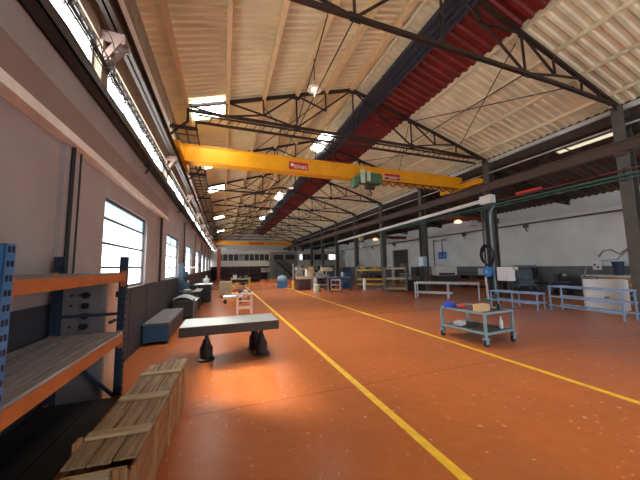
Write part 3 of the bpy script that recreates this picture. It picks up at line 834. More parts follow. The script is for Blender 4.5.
# ------------------------------------------------------------------ granite table
t = thing('surface_plate', 'large grey granite surface plate on dark jack stands', 'surface plate', (.16, 6.0, 0))
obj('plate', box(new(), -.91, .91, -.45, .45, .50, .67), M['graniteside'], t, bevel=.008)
obj('top_face', box(new(), -.895, .895, -.437, .437, .668, .674), M['granite'], t, label='pale top face with light put into its colour')  # top coloured paler than the sides for the sunlight on it
for x, y in ((-.45, -.24), (.58, -.28), (.50, .22)):
    b = lathe(new(), [(.155, 0), (.155, .03), (.12, .05), (.115, .24), (.085, .29), (.06, .36), (.05, .40), (.035, .41), (.035, .47), (.075, .47), (.075, .50)], (x, y, 0), 14)
    obj('jack_stand', b, M['iron'], t)

# ------------------------------------------------------------------ left row of machines
t = thing('storage_bin', 'long low blue bin with worn grey lid by the left wall', 'bin', (-1.46, 8.5, 0))
obj('body', box(new(), -.26, .26, -1.2, 1.2, .06, .44), M['bluebox'], t, bevel=.01)
obj('lid', box(new(), -.275, .275, -1.22, 1.22, .44, .49), M['greytop'], t, bevel=.008)
for x in (-.2, .2):
    for y in (-1.1, 1.1): obj('foot', box(new(), x - .04, x + .04, y - .04, y + .04, 0, .06), M['black'], t)
obj('side_skin', box(new(), .262, .27, -1.18, 1.18, .08, .42), M['dark'], t, label='dark side panel')

t = thing('covered_machine', 'dark low machine under a curved white cover beyond the blue bin', 'machine', (-1.25, 10.85, 0))
obj('body', box(new(), -.34, .30, -.5, .55, .08, .62), M['dark'], t, bevel=.02)
b = new(); box(b, -.36, -.3, -.45, -.4, 0, .7); box(b, .27, .33, -.5, -.44, 0, .7); box(b, .27, .33, .45, .51, 0, .7); box(b, -.36, -.3, .45, .5, 0, .7)
obj('leg', b, M['mid'], t)
b = new(); g = []
for i in range(13):
    u = i / 12; x = -.42 + .82 * u; z = .66 + .13 * math.sin(PI * min(1, u * 1.15)) - .03 * u
    g.append([b.verts.new((x, y, z + .02 * math.sin(4 * y + 3 * u))) for y in (-.6, -.3, 0, .3, .62)])
for a, c in zip(g, g[1:]):
    for k in range(4): b.faces.new((a[k], a[k + 1], c[k + 1], c[k]))
bmesh.ops.solidify(b, geom=b.faces[:], thickness=.02)
obj('cover', b, M['white'], t, smooth=True)

t = thing('blue_machine_column', 'tall blue drilling machine standing against the windows', 'machine', (-1.42, 11.9, 0))
obj('base', box(new(), -.28, .22, -.3, .3, 0, .18), M['dark'], t, bevel=.02)
obj('column', box(new(), -.25, -.05, -.14, .14, .18, 1.93), M['steelblue2'], t, bevel=.02)
obj('head', box(new(), -.1, .08, -.15, .15, 1.35, 1.62), M['rackdark'], t, bevel=.04)
obj('table', box(new(), -.2, .24, -.22, .22, .82, .88), M['mid'], t, bevel=.01)
obj('spindle', cyl(cyl(new(), (.1, 0, .98), (.1, 0, 1.26), .03, 10), (.1, 0, .9), (.1, 0, 1.0), .012, 8), M['silver'], t)
obj('top_cover', box(new(), -.06, .46, -.12, .12, 1.74, 1.80), M['white'], t, bevel=.02)
obj('control_box', box(new(), -.04, .16, -.2, -.14, .98, 1.2), M['steelblue2'], t)

def workbench(name, label, loc, w, d, hgt, mt, mb, items=(), rotz=0., group=None):
    t = thing(name, label, 'workbench', loc, rotz, group)
    obj('worktop', box(new(), -w / 2, w / 2, -d / 2, d / 2, hgt - .05, hgt), mt, t, bevel=.008)
    for x in (-1, 1):
        for y in (-1, 1): obj('leg', box(new(), x * (w / 2 - .04) - .03, x * (w / 2 - .04) + .03, y * (d / 2 - .04) - .03, y * (d / 2 - .04) + .03, 0, hgt - .05), mb, t)
    b = new(); box(b, -w / 2 + .05, w / 2 - .05, d / 2 - .06, d / 2 - .03, .2, .26); box(b, -w / 2 + .05, w / 2 - .05, -d / 2 + .04, d / 2 - .04, .22, .24)
    obj('lower_shelf', b, mb, t)
    return t
workbench('workbench', 'narrow dark workbench with pale top by the left windows', (-1.3, 13.4, 0), .75, 1.5, .78, M['offwhite'], M['dark'])
t = thing('bench_vice', 'dark bench vice on the pale workbench by the left windows', 'vice', (-1.25, 13.1, .78))
obj('base', cyl(new(), (0, 0, 0), (0, 0, .08), .09, 14), M['iron'], t); obj('jaws', box(box(new(), -.14, .0, -.06, .06, .06, .2), .02, .14, -.06, .06, .06, .2), M['iron'], t, bevel=.01); obj('handle', cyl(new(), (.17, -.12, .12), (.17, .12, .12), .012, 8), M['silver'], t)
t = thing('steel_locker', 'dark steel locker with pale top farther along the left wall', 'locker', (-1.0, 15.3, 0))
obj('body', box(new(), -.35, .4, -.3, .5, .05, .88), M['dark'], t, bevel=.01); obj('top', box(new(), -.4, .45, -.36, .55, .88, .92), M['offwhite'], t)
obj('door', box(box(new(), -.33, .02, -.315, -.3, .1, .84), .04, .38, -.315, -.3, .1, .84), M['dark'], t); obj('plinth', box(new(), -.32, .37, -.27, .47, 0, .05), M['black'], t)
t = thing('bench_grinder', 'small white bench grinder on the dark locker', 'grinder', (-.85, 15.4, .92))
obj('stand', box(new(), -.08, .08, -.08, .08, 0, .1), M['white'], t); obj('motor', cyl(new(), (-.14, 0, .18), (.14, 0, .18), .09, 14), M['white'], t); obj('wheels', cyl(cyl(new(), (-.22, 0, .18), (-.16, 0, .18), .11, 16), (.16, 0, .18), (.22, 0, .18), .11, 16), M['dark'], t)
obj('guard', box(new(), -.04, .05, -.03, .03, .25, .42), M['white'], t)
t = thing('side_cabinet', 'beige metal cabinet standing left of the yellow stair frame', 'cabinet', (.1, 17.4, 0))
obj('body', box(new(), -.33, .36, -.28, .3, .04, .9), M['beige'], t, bevel=.01); obj('door', box(box(new(), -.31, .01, -.295, -.28, .08, .86), .03, .34, -.295, -.28, .08, .86), M['beige'], t, bevel=.004); obj('handle', box(box(new(), -.03, -.01, -.31, -.295, .45, .55), .05, .07, -.31, -.295, .45, .55), M['dark'], t); obj('plinth', box(new(), -.3, .33, -.25, .27, 0, .04), M['dark'], t)
t = thing('parts_rack', 'yellowish two tier parts rack beside the beige cabinet', 'rack', (.88, 15.6, 0))
for x in (-.48, .48):
    for y in (-.3, .3): obj('post', box(new(), x - .025, x + .025, y - .025, y + .025, 0, 1.18), M['yellow'], t)
for z in (.3, .72, 1.08): obj('shelf', box(new(), -.48, .48, -.3, .3, z, z + .04), M['beige'], t)
for i, (x, z, s, m) in enumerate(((-.3, 1.12, .2, 'offwhite'), (.0, 1.12, .14, 'mid'), (.3, 1.12, .18, 'green'), (-.2, .76, .15, 'carton'), (.15, .76, .2, 'dark'), (.1, .34, .18, 'mid'))):
    nm = ['white', 'small grey', 'green', 'tan', 'dark', 'bottom grey'][i]
    tag(obj('parts_box', box(box(new(), -s / 2, s / 2, -.14, .14, 0, s), -s / 2 - .01, s / 2 + .01, -.15, .15, s * .8, s), M[m], loc=(.88 + x, 15.6, z)), '%s parts box on the yellowish parts rack' % nm, 'box', 'boxes on the parts rack')
t = thing('low_trolley', 'low white flatbed trolley in front of the parts rack', 'trolley', (.45, 14.2, 0))
obj('deck', box(new(), -.45, .45, -.3, .3, .26, .36), M['white'], t, bevel=.02)
for x in (-.36, .36):
    for y in (-.22, .22): obj('caster', cyl(cyl(new(), (x, y - .025, .08), (x, y + .025, .08), .08, 12), (x, y, .1), (x, y, .26), .02, 6), M['black'], t)
t = thing('pink_trestle', 'pale pink trestle stand behind the granite plate', 'trestle', (.75, 10.7, 0))
for x in (-.25, .25):
    for y in (-.2, .2): obj('leg', box(new(), x - .03, x + .03, y - .03, y + .03, 0, .72), M['pink'], t)
b = new(); box(b, -.25, .25, -.215, -.185, .22, .28); box(b, -.25, .25, .185, .215, .22, .28); box(b, -.25, .25, -.215, -.185, .48, .53); obj('crossbar', b, M['pink'], t)
obj('top', box(new(), -.3, .3, -.26, .26, .72, .78), M['pink'], t, bevel=.006)
for i, (x, m, l) in enumerate(((-.17, 'dark', 'dark clamp block on the left of the pink trestle'), (.02, 'silver', 'silver ring part in the middle of the pink trestle'), (.19, 'mid', 'grey fitting on the right of the pink trestle'))):
    tag(obj('machine_part', lathe(new(), [(.06, 0), (.07, .02), (.05, .05), (.075, .08), (.04, .13)], seg=12), M[m], loc=(.75 + x, 10.62, .78)), l, 'machine part', 'parts on the pink trestle')
t = thing('maroon_shelving', 'long dark maroon shelving before the far store', 'shelving', (2.3, 33.5, 0))
obj('back', box(new(), -2.3, 1.9, .3, .34, 0, 1.75), M['maroon'], t)
for z in (.4, .95, 1.5): obj('shelf', box(new(), -2.3, 1.9, -.3, .3, z, z + .06), M['maroon'], t)
for x in (-2.3, -.9, .5, 1.86): obj('post', box(new(), x, x + .06, -.3, .34, 0, 1.8), M['maroon'], t)
t = thing('grey_pipe_rack', 'grey racking with bundled tubes right of the maroon shelving', 'rack', (4.4, 36.5, 0))
for x in (-1.2, 0, 1.2): obj('post', box(new(), x - .05, x + .05, -.2, .2, 0, 1.75), M['mid'], t)
b = new()
for r in range(3):
    for i in range(5): cyl(b, (-1.4, -.15 + i * .08, 1.1 + r * .2), (1.4, -.15 + i * .08, 1.1 + r * .2), .05, 8)
obj('tubes', b, M['silver'], t)
obj('arm', box(box(box(new(), -1.3, 1.3, -.2, .2, 1.02, 1.05), -1.3, 1.3, -.2, .2, 1.22, 1.24), -1.3, 1.3, -.2, .2, 1.42, 1.44), M['mid'], t)

# ------------------------------------------------------------------ trolley and things on it
TRX, TRY, TRR = 5.64, 4.93, math.radians(5)
t = thing('tool_trolley', 'pale teal two deck tool trolley on casters', 'trolley', (TRX, TRY, 0), TRR)
tw, td = .98, 1.16
for x in (-1, 1):
    for y in (-1, 1):
        px, py = x * (tw / 2 - .03), y * (td / 2 - .03)
        obj('leg', box(new(), px - .025, px + .025, py - .025, py + .025, .17, .70), M['trolley'], t, bevel=.004)
        b = new(); cyl(b, (px, py - .02, .065), (px, py + .02, .065), .065, 16); cst = obj('caster', b, M['black'], t)
        b = new(); box(b, px - .045, px + .045, py - .035, py - .028, .06, .15); box(b, px - .045, px + .045, py + .028, py + .035, .06, .15); box(b, px - .06, px + .06, py - .05, py + .05, .15, .17)
        obj('fork', b, M['trolley'], cst)
for z in (.24, .66):
    b = new()
    for s in (-1, 1):
        box(b, -tw / 2, tw / 2, s * (td / 2 - .02) - .02, s * (td / 2 - .02) + .02, z, z + .045); box(b, s * (tw / 2 - .02) - .02, s * (tw / 2 - .02) + .02, -td / 2, td / 2, z, z + .045)
    obj('rim', b, M['trolley'], t, bevel=.004)
    obj('deck', box(new(), -tw / 2 + .03, tw / 2 - .03, -td / 2 + .03, td / 2 - .03, z + .005, z + .028), M['trolley_deck'], t)
def on_tr(x, y):
    c, s = math.cos(TRR), math.sin(TRR)
    return (TRX + c * x - s * y, TRY + s * x + c * y)
def lump(seed, rx, ry, rz, m, name, lab, cat, loc):
    rr = random.Random(seed); b = new(); bmesh.ops.create_icosphere(b, subdivisions=3, radius=1)
    for v in b.verts:
        k = 1 + .16 * math.sin(5 * v.co.x + seed) * math.cos(4 * v.co.y + 2 * v.co.z + seed) + rr.uniform(-.03, .03)
        v.co = Vector((v.co.x * rx * k, v.co.y * ry * k, max(-.15, v.co.z) * rz * k))
    zmin = min(v.co.z for v in b.verts)
    for v in b.verts: v.co.z = max(v.co.z - zmin - rz * .03, 0)
    return tag(obj(name, b, m, loc=loc, smooth=True), lab, cat)
p = on_tr(-.33, .42); lump(1, .17, .12, .12, M['bagblue'], 'blue_cloth', 'crumpled blue cloth on the teal trolley top', 'cloth', (p[0], p[1], .689))
p = on_tr(-.15, .22); lump(4, .11, .10, .07, M['bagred'], 'red_cloth', 'crumpled red cloth beside the blue one on the trolley', 'cloth', (p[0], p[1], .689))
p = on_tr(-.19, -.30)
t = thing('cardboard_box', 'tan cardboard box on the teal trolley top', 'box', (p[0], p[1], .689), TRR)
obj('carton', box(new(), -.16, .16, -.09, .09, 0, .15), M['carton'], t, bevel=.004)
obj('tape', box(new(), -.162, .162, -.015, .015, .148, .152), M['beige'], t)
p = on_tr(.32, -.36)
t = thing('hand_drill', 'dark power tool with cable at the right end of the trolley top', 'power tool', (p[0], p[1], .689), .6)
obj('body', cyl(cyl(new(), (-.12, 0, .06), (.1, 0, .06), .05, 12), (.1, 0, .06), (.17, 0, .06), .022, 10), M['teal'], t)
obj('grip', box(new(), -.14, -.08, -.025, .025, 0, .14), M['black'], t, bevel=.01)
obj('cord', tube(new(), [(-.12 - .02 * i, .05 * math.sin(i * .9) + .02 * i, .012) for i in range(9)], .009, 6), M['black'], t)
p = on_tr(-.2, .28)
t = thing('white_packet', 'white packet lying on the lower trolley deck', 'packet', (p[0], p[1], .268), TRR + .2)
obj('wrapper', box(new(), -.13, .13, -.1, .1, 0, .10), M['white'], t, bevel=.03); obj('fold', box(new(), -.12, .12, -.012, .012, .098, .106), M['offwhite'], t)
p = on_tr(-.05, .12)
tag(obj('steel_sheet', box(new(), -.2, .2, -.15, .15, 0, .01), M['dark'], loc=(p[0], p[1], .268), rotz=.3), 'dark flat sheet beside the packet on the lower trolley deck', 'sheet')
p = on_tr(.33, -.38)
t = thing('spray_bottle', 'white plastic bottle at the right end of the lower trolley deck', 'bottle', (p[0], p[1], .268))
obj('body', lathe(new(), [(.04, 0), (.042, .01), (.042, .16), (.02, .2), (.015, .23)], seg=16), M['white'], t, smooth=True); obj('cap', cyl(new(), (0, 0, .22), (0, 0, .26), .02, 12), M['offwhite'], t)

# ------------------------------------------------------------------ right side: hose column, railings, cabinet
c1y = TY[1]
t = thing('hose_coil', 'black hose coiled on the column behind the teal trolley', 'hose', (11.84, c1y - .05, 2.1))
b = new()
for k in range(5):
    tube(b, [(-.03 * k + .01 * math.sin(3 * a + k), .30 * math.sin(a) * (1 + .03 * k), .46 * math.cos(a) + .02 * k) for a in (2 * PI * i / 24 for i in range(25))], .028, 6)
obj('loops', b, M['black'], t); obj('hook', box(new(), -.17, .255, -.03, .03, .36, .42), M['dark'], t)
t = thing('hose_reel', 'bright blue hose reel on the column below the black coil', 'reel', (11.86, c1y - .02, 1.36))
obj('drum', cyl(new(), (-.14, 0, 0), (.04, 0, 0), .24, 24), M['brightblue'], t, bevel=.02); obj('hub', cyl(new(), (-.18, 0, 0), (-.13, 0, 0), .08, 16), M['ltblue'], t); obj('bracket', box(new(), .04, .24, -.06, .06, -.2, .2), M['dark'], t)
t = thing('wall_cabinet', 'white control cabinet mounted beside the hose column', 'cabinet', (12.25, c1y - .62, .95))
obj('body', box(new(), -.3, .05, -.3, .3, 0, .62), M['white'], t, bevel=.012); obj('door', box(new(), -.312, -.3, -.27, .27, .03, .59), M['white'], t, bevel=.004); obj('cable_box', box(new(), -.1, .1, .3, .45, .1, .5), M['dark'], t)
obj('support', box(new(), -.05, .05, -.05, .05, -.95, 0), M['dark'], t); obj('arm', box(new(), -.1, .1, -.42, -.3, .5, .62), M['offwhite'], t)
t = thing('drop_pipe', 'pale teal pipe bending down the hose column from the overhead pipes', 'pipe', (11.96, c1y - .19, 0))
obj('pipe', tube(new(), [(0, .0, .35), (0, 0, 3.9), (0, -.03, 4.15), (0, -.12, 4.3), (0, -.25, 4.46)], .04, 8), M['trolley'], t); obj('clip', box(new(), -.02, .13, -.05, .05, 2.0, 2.05), M['dark'], t)
t = thing('white_tube', 'thin white vertical tube standing at the foot of the hose column', 'tube', (11.76, c1y + .05, 0))
obj('tube', cyl(new(), (.0, 0, .08), (-.05, .02, 1.10), .05, 10), M['offwhite'], t); obj('foot', box(new(), -.2, .2, -.25, .15, 0, .08), M['teal'], t, bevel=.02)
t = thing('grey_pipe', 'grey vertical service pipe on the left of the hose column', 'pipe', (12.0, c1y + .25, 0))
obj('pipe', cyl(new(), (0, 0, 1.0), (0, 0, 4.35), .045, 8), M['column'], t); obj('valve', box(new(), -.07, .07, -.06, .06, .98, 1.1), M['dark'], t)
t = thing('grey_pipe', 'dark vertical service pipe behind the hose coil', 'pipe', (12.02, c1y + .1, 0))
obj('pipe', cyl(new(), (0, 0, .3), (0, 0, 4.35), .05, 8), M['dark'], t); obj('valve', box(new(), -.07, .07, -.07, .07, .3, .42), M['black'], t)

def barrier(label, loc, rz, L, D, H, midz, m, legs):
    t = thing('steel_stand', label, 'stand', loc, rz, 'steel stands by the right columns')
    for y in legs:
        for x in (0, D): obj('leg', box(new(), x - .02, x + .02, y - .02, y + .02, 0, H - .04), m, t)
    b = new()
    for x in (0, D): box(b, x - .022, x + .022, 0, L, H - .045, H)
    for y in legs: box(b, 0, D, y - .025, y + .025, H - .055, H - .005)
    obj('top_frame', b, m, t)
    for z in midz:
        obj('rail', box(box(new(), -.02, .02, 0, L, z, z + .05), D - .02, D + .02, 0, L, z, z + .05), m, t)
    return t
barrier('low blue-grey steel stand beside the hose column', (10.85, 6.75, 0), math.radians(8), 1.75, .5, .62, (.22,), M['steelblue'], (.05, .9, 1.7))
barrier('taller blue-grey steel stand in front of the white cabinet', (11.0, 4.55, 0), math.radians(-6), 2.1, .55, .90, (.18, .5), M['steelblue'], (.05, 2.05))
barrier('blue-grey steel stand at the right edge beyond the white cabinet', (13.55, 4.1, 0), math.radians(-6), 1.6, .5, .90, (.2, .5), M['steelblue'], (.05, 1.55))
t = thing('white_cabinet', 'large white enamel cabinet leaning back beyond the steel stand', 'cabinet', (12.75, 5.75, 0), math.radians(-60))
obj('body', box(new(), -.54, .54, -.25, .3, .1, 1.12), M['white'], t, bevel=.02)
obj('front_panel', box(box(new(), -.50, .50, -.27, -.25, .15, .62), -.50, .50, -.27, -.25, .66, 1.08), M['white'], t, bevel=.006)
obj('handle', box(new(), -.06, .06, -.3, -.27, .5, .54), M['dark'], t); obj('plinth', box(new(), -.48, .48, -.2, .25, 0, .1), M['offwhite'], t)
t = thing('hose_loop', 'grey hose looped over the top left of the white cabinet', 'hose', (12.6, 6.1, 1.12))
obj('loop', tube(tube(new(), [(.2 * math.cos(a), .16 * math.sin(a), .03 + .03 * k) for k in range(3) for a in (2 * PI * i / 16 for i in range(16))], .028, 6), [(-.2, 0, .05), (-.26, -.02, .14), (-.12, .0, .32), (-.02, .02, .46)], .03, 6), M['mid'], t); obj('clamp', box(new(), .12, .22, -.05, .05, 0, .12), M['dark'], t)

# long bench along right wall, and things on it
t = thing('long_workbench', 'long tan fronted workbench along the right wall', 'workbench', (17.9, 7.6, 0))
obj('worktop', box(new(), -.5, .5, -3.2, 1.1, 1.0, 1.07), M['offwhite'], t, bevel=.01)
for y in (-3.1, -1.6, -.1, 1.0): obj('leg', box(new(), -.45, .45, y - .03, y + .03, 0, 1.0), M['dark'], t)
for y in (-2.2, -.4): obj('drawer', box(new(), -.5, .4, y - .85, y + .85, .45, .98), M['tan'], t, bevel=.01)
t = thing('socket_box', 'white socket box on the right wall above the long bench', 'socket', (XR - .03, 8.5, 1.32))
obj('case', box(new(), -.1, 0, -.17, .17, 0, .46), M['white'], t, bevel=.02); obj('socket_face', box(new(), -.12, -.1, -.1, -.02, .1, .2), M['dark'], t); obj('socket_face', box(new(), -.12, -.1, .03, .11, .22, .32), M['dark'], t)
t = thing('waste_bin', 'dark blue tapered bin on the long bench by the right wall', 'bin', (18.05, 7.55, 1.07))
obj('body', lathe(new(), [(.13, 0), (.15, .05), (.22, .62), (.24, .66)], seg=14), M['rackdark'], t); obj('rim', cyl(new(), (0, 0, .64), (0, 0, .68), .25, 14), M['bluebox'], t)
b = tube(tube(new(), [(XR - .06, 8.4, 2.0), (XR - .08, 8.2, 2.3), (XR - .08, 7.9, 2.35), (XR - .08, 7.6, 2.1), (XR - .08, 7.2, 2.45), (XR - .08, 6.8, 2.65)], .03, 6), [(XR - .06, 8.3, 1.8), (XR - .08, 7.7, 1.85), (XR - .08, 7.3, 2.3), (XR - .08, 6.7, 2.3)], .02, 6)
tag(obj('wall_cables', b, M['mid']), 'grey cables looping along the right wall above the bench', 'cable')

t = thing('blue_cart', 'dark blue shelf cart standing against the right wall', 'cart', (17.9, 11.9, 0))
for x in (-.3, .3):
    for y in (-.55, .55): obj('post', box(new(), x - .03, x + .03, y - .03, y + .03, .12, 1.6), M['cart'], t)
for z in (.3, .75, 1.2): obj('shelf', box(new(), -.3, .3, -.55, .55, z, z + .05), M['cart'], t)
obj('back_panel', box(new(), .29, .31, -.55, .55, .3, 1.25), M['cart'], t)
for x in (-.26, .26):
    for y in (-.5, .5): obj('caster', cyl(new(), (x, y - .03, .07), (x, y + .03, .07), .07, 12), M['black'], t)
obj('top_rail', box(box(new(), -.3, -.26, -.55, .55, 1.56, 1.6), .26, .3, -.55, .55, 1.56, 1.6), M['cart'], t)
t = thing('office_chair', 'black swivel chair right of the dark blue cart', 'chair', (17.35, 10.6, 0), 1.2)
obj('backrest', box(new(), -.25, .25, .2, .28, .78, 1.45), M['black'], t, bevel=.04); obj('seat', box(new(), -.25, .25, -.25, .25, .5, .6), M['black'], t, bevel=.04)
obj('column', cyl(new(), (0, 0, .1), (0, 0, .5), .035, 10), M['dark'], t); b = new()
for i in range(5): beam(b, (0, 0, .1), (.28 * math.cos(i * 1.257), .28 * math.sin(i * 1.257), .06), .05, .04)
for i in range(5): ball(b, (.28 * math.cos(i * 1.257), .28 * math.sin(i * 1.257), .035), .035, sub=1)
obj('base', b, M['dark'], t); obj('back_arm', box(new(), -.03, .03, .26, .3, .5, .85), M['dark'], t)
t = thing('compressor', 'dark compressor with rounded tanks left of the long bench', 'compressor', (17.5, 9.6, 0))
obj('tank', cyl(new(), (0, -.35, .45), (0, .45, .45), .24, 18), M['rackdark'], t, bevel=.05); obj('motor', cyl(new(), (0, -.3, .85), (0, .0, .85), .17, 14), M['dark'], t)
obj('pump', box(new(), -.14, .14, .08, .38, .68, 1.12), M['dark'], t, bevel=.03); obj('feet', box(box(new(), -.2, .2, -.3, -.24, 0, .25), -.2, .2, .34, .4, 0, .25), M['black'], t)
obj('plate', box(new(), -.18, .18, -.34, .42, .66, .70), M['mid'], t); obj('cap', ball(new(), (0, -.12, 1.02), .1, sub=2), M['silver'], t)

# middle distance right: silver work frame, machines by the wall
t = thing('roller_table', 'long silver roller table with lower rail in mid distance', 'roller table', (10.72, 11.0, 0), math.radians(-50))
L_ = 3.0
for x in (-1.45, .1, 1.45):
    for y in (-.3, .3): obj('leg', box(new(), x - .03, x + .03, y - .03, y + .03, 0, .78), M['silver'], t)
obj('frame', box(box(new(), -L_ / 2, L_ / 2, -.34, -.28, .74, .83), -L_ / 2, L_ / 2, .28, .34, .74, .83), M['silver'], t)
obj('lower_rail', box(box(new(), -L_ / 2, .3, -.33, -.27, .25, .31), -L_ / 2, .3, .27, .33, .25, .31), M['silver'], t)
b = new()
for i in range(18): cyl(b, (-1.36 + i * .16, -.28, .79), (-1.36 + i * .16, .28, .79), .035, 8)
obj('rollers', b, M['mid'], t)
t = thing('white_machine', 'white hooded machine with dark slot behind the roller table', 'machine', (16.4, 16.9, 0), math.radians(-20))
obj('base', box(new(), -.75, .75, -.45, .5, 0, .85), M['dark'], t, bevel=.02)
obj('hood', box(new(), -.85, .85, -.45, .5, .85, 1.6), M['offwhite'], t, bevel=.12); obj('slot', box(new(), -.6, .6, -.47, -.45, .92, 1.06), M['black'], t)
t = thing('long_bench', 'long dark bench with stacked trays right of the white machine', 'workbench', (17.6, 14.6, 0))
obj('worktop', box(new(), -.5, .5, -1.6, 1.6, .9, .97), M['mid'], t)
for y in (-1.5, 0, 1.5): obj('leg', box(new(), -.4, .4, y - .04, y + .04, 0, .9), M['dark'], t)
obj('front', box(new(), -.45, -.42, -1.55, 1.55, .2, .6), M['rust'], t)
for i in range(3):
    tag(obj('steel_tray', box(box(box(new(), -.35, .35, -.6, .6, 0, .03), -.35, -.32, -.6, .6, .03, .14), .32, .35, -.6, .6, .03, .14), M['silver'], loc=(17.6, 14.0, .97 + i * .145)), '%s silver tray of the stack on the long dark bench' % ['bottom', 'middle', 'top'][i], 'tray', 'trays on the dark bench')
t = thing('wall_sign', 'bright blue sign plate on the right wall above the white machine', 'sign', (XR - .05, 19.1, 2.2))
obj('plate', box(new(), -.02, 0, -.48, .48, 0, .62), M['brightblue'], t); obj('white_stripes', box(box(new(), -.028, -.02, -.35, .3, .2, .26), -.028, -.02, -.35, .2, .32, .37), M['ltblue'], t); obj('standoff', box(new(), 0, .05, -.3, .3, .2, .4), M['dark'], t)
t = thing('junction_cabinet', 'pale blue cabinet fixed on the second column from the trolley', 'cabinet', (11.75, TY[2] - .3, 1.62))
obj('body', box(new(), -.12, .16, -.35, .32, 0, .62), M['ltblue'], t, bevel=.015); obj('door', box(new(), -.13, -.12, -.3, .1, .04, .58), M['offwhite'], t); obj('gland', cyl(new(), (0, 0, -.1), (0, 0, 0), .03, 8), M['dark'], t)
b = cyl(new(), (11.97, TY[2] - .05, .0), (11.97, TY[2] - .05, 4.25), .07, 10)
tag(obj('black_pipe', b, M['black']), 'thick black vertical pipe on the column with the pale blue cabinet', 'pipe')
for i, yy in enumerate((16.8, 15.9)):
    b = cyl(cyl(new(), (17.9, 18.9 - i * 1.0 + .6, 1.4 + i * .9), (17.9, 18.9 - i * 1.0 + .6, 3.9), .04, 8), (17.9, 18.9 - i + .6, 3.85), (XR - .03, 18.9 - i + .6, 3.85), .04, 8)
    tag(obj('air_pipe', b, M['dark']), ['thin dark air pipe left of the blue wall sign', 'thin dark air pipe right behind the blue wall sign'][i], 'pipe')

# yellow racks
def yrack(label, loc, rz, w, hgt, shelves, m):
    t = thing('storage_rack', label, 'rack', loc, rz, 'yellow storage frames')
    for x in (-w / 2, w / 2):
        for y in (-.35, .35): obj('post', box(new(), x - .035, x + .035, y - .035, y + .035, 0, hgt), M['mid'], t)
    for z in shelves:
        b = new()
        for y in (-.35, .35): box(b, -w / 2, w / 2, y - .03, y + .03, z, z + .1)
        obj('beam', b, m, t)
        obj('shelf', box(new(), -w / 2, w / 2, -.33, .33, z + .05, z + .07), M['dark'], t)
    return t
yrack('yellow storage frame with three beams before the dark doorway', (10.9, 15.6, 0), math.radians(-28), 1.35, 1.62, (.12, .78, 1.45), M['beige'])
yrack('longer yellow storage frame left of the three beam frame', (9.95, 17.3, 0), math.radians(-28), 1.9, 1.6, (.35, .7, 1.35), M['yellow'])
for i, (dx, z, s, m) in enumerate(((-.5, 1.45, .22, 'yellow'), (-.1, 1.45, .16, 'green'), (.3, 1.45, .2, 'yellow'), (.6, 1.45, .15, 'beige'), (-.4, .8, .3, 'maroon'), (.2, .8, .3, 'dark'), (.6, .8, .24, 'rackdark'))):
    x, y = 9.95 + dx * .88, 17.3 - dx * .47
    tag(obj('stored_part', cyl(cyl(new(), (0, -.2, s / 2), (0, .2, s / 2), s / 2, 10), (0, -.24, s / 2), (0, .24, s / 2), s / 4, 10), M[m], loc=(x, y, z + .01)), ['yellow coil at the left end', 'green coil', 'yellow coil right of the green one', 'beige coil at the right end', 'maroon coil on the middle beam', 'dark coil on the middle beam', 'navy coil on the middle beam'][i] + ' of the longer yellow frame', 'coil', 'coils on the yellow frame')
t = thing('gas_cylinder', 'white gas cylinder standing before the longer yellow frame', 'gas cylinder', (9.2, 16.75, 0))
obj('body', lathe(new(), [(.1, 0), (.11, .02), (.11, .7), (.05, .82), (.03, .85)], seg=14), M['white'], t, smooth=True); obj('valve', cyl(new(), (0, 0, .84), (0, 0, .92), .03, 8), M['dark'], t)
t = thing('blue_press', 'blue upright machine with white arm left of the yellow frames', 'machine', (9.05, 19.5, 0))
obj('base', box(new(), -.4, .4, -.35, .35, 0, .5), M['bluebox'], t, bevel=.03); obj('column', box(new(), -.05, .35, -.2, .2, .5, 1.65), M['bluebox'], t, bevel=.03)
obj('head', box(new(), -.4, .35, -.22, .22, 1.2, 1.6), M['rackdark'], t, bevel=.05); obj('white_arm', box(new(), -.42, -.28, -.25, -.1, .45, 1.25), M['white'], t, bevel=.02)
t = thing('machine_stool', 'dark machine tool right of the three beam yellow frame', 'machine', (12.2, 15.3, 0))
obj('base', box(new(), -.28, .3, -.35, .35, 0, .7), M['dark'], t, bevel=.03); obj('carriage', box(new(), -.3, .35, -.2, .25, .7, 1.0), M['mid'], t, bevel=.03); obj('head', box(new(), .0, .38, -.2, .2, 1.0, 1.55), M['dark'], t, bevel=.05); obj('wheel', cyl(new(), (-.4, -.05, .85), (-.36, -.05, .85), .14, 16), M['silver'], t)

# centre clutter: machines in the middle distance
t = thing('lathe_machine', 'beige and brown lathe at the left of the middle clutter', 'lathe', (5.6, 19.5, 0))
obj('cabinet', box(new(), -.45, .45, -.4, .4, 0, .8), M['maroon'], t, bevel=.02); obj('bed', box(new(), -.55, .6, -.3, .3, .8, 1.0), M['beige'], t, bevel=.02)
obj('headstock', box(new(), -.55, -.1, -.28, .28, 1.0, 1.5), M['mid'], t, bevel=.04); obj('chuck', cyl(new(), (-.1, 0, 1.25), (.03, 0, 1.25), .16, 18), M['iron'], t); obj('tailstock', box(new(), .3, .55, -.16, .16, 1.0, 1.35), M['beige'], t, bevel=.03)
obj('lamp_arm', tube(new(), [(-.4, 0, 1.5), (-.42, 0, 1.9), (-.2, 0, 2.1)], .025, 6), M['dark'], t)
t = thing('yellow_bollard', 'short yellow post standing on the line before the clutter', 'bollard', (4.75, 19.3, 0))
obj('post', cyl(new(), (0, 0, .03), (0, 0, .72), .11, 14), M['yellow'], t, bevel=.02); obj('base', cyl(new(), (0, 0, 0), (0, 0, .03), .16, 14), M['dark'], t)
t = thing('blue_pump', 'pale blue round machine left of the beige lathe', 'machine', (4.6, 22.5, 0))
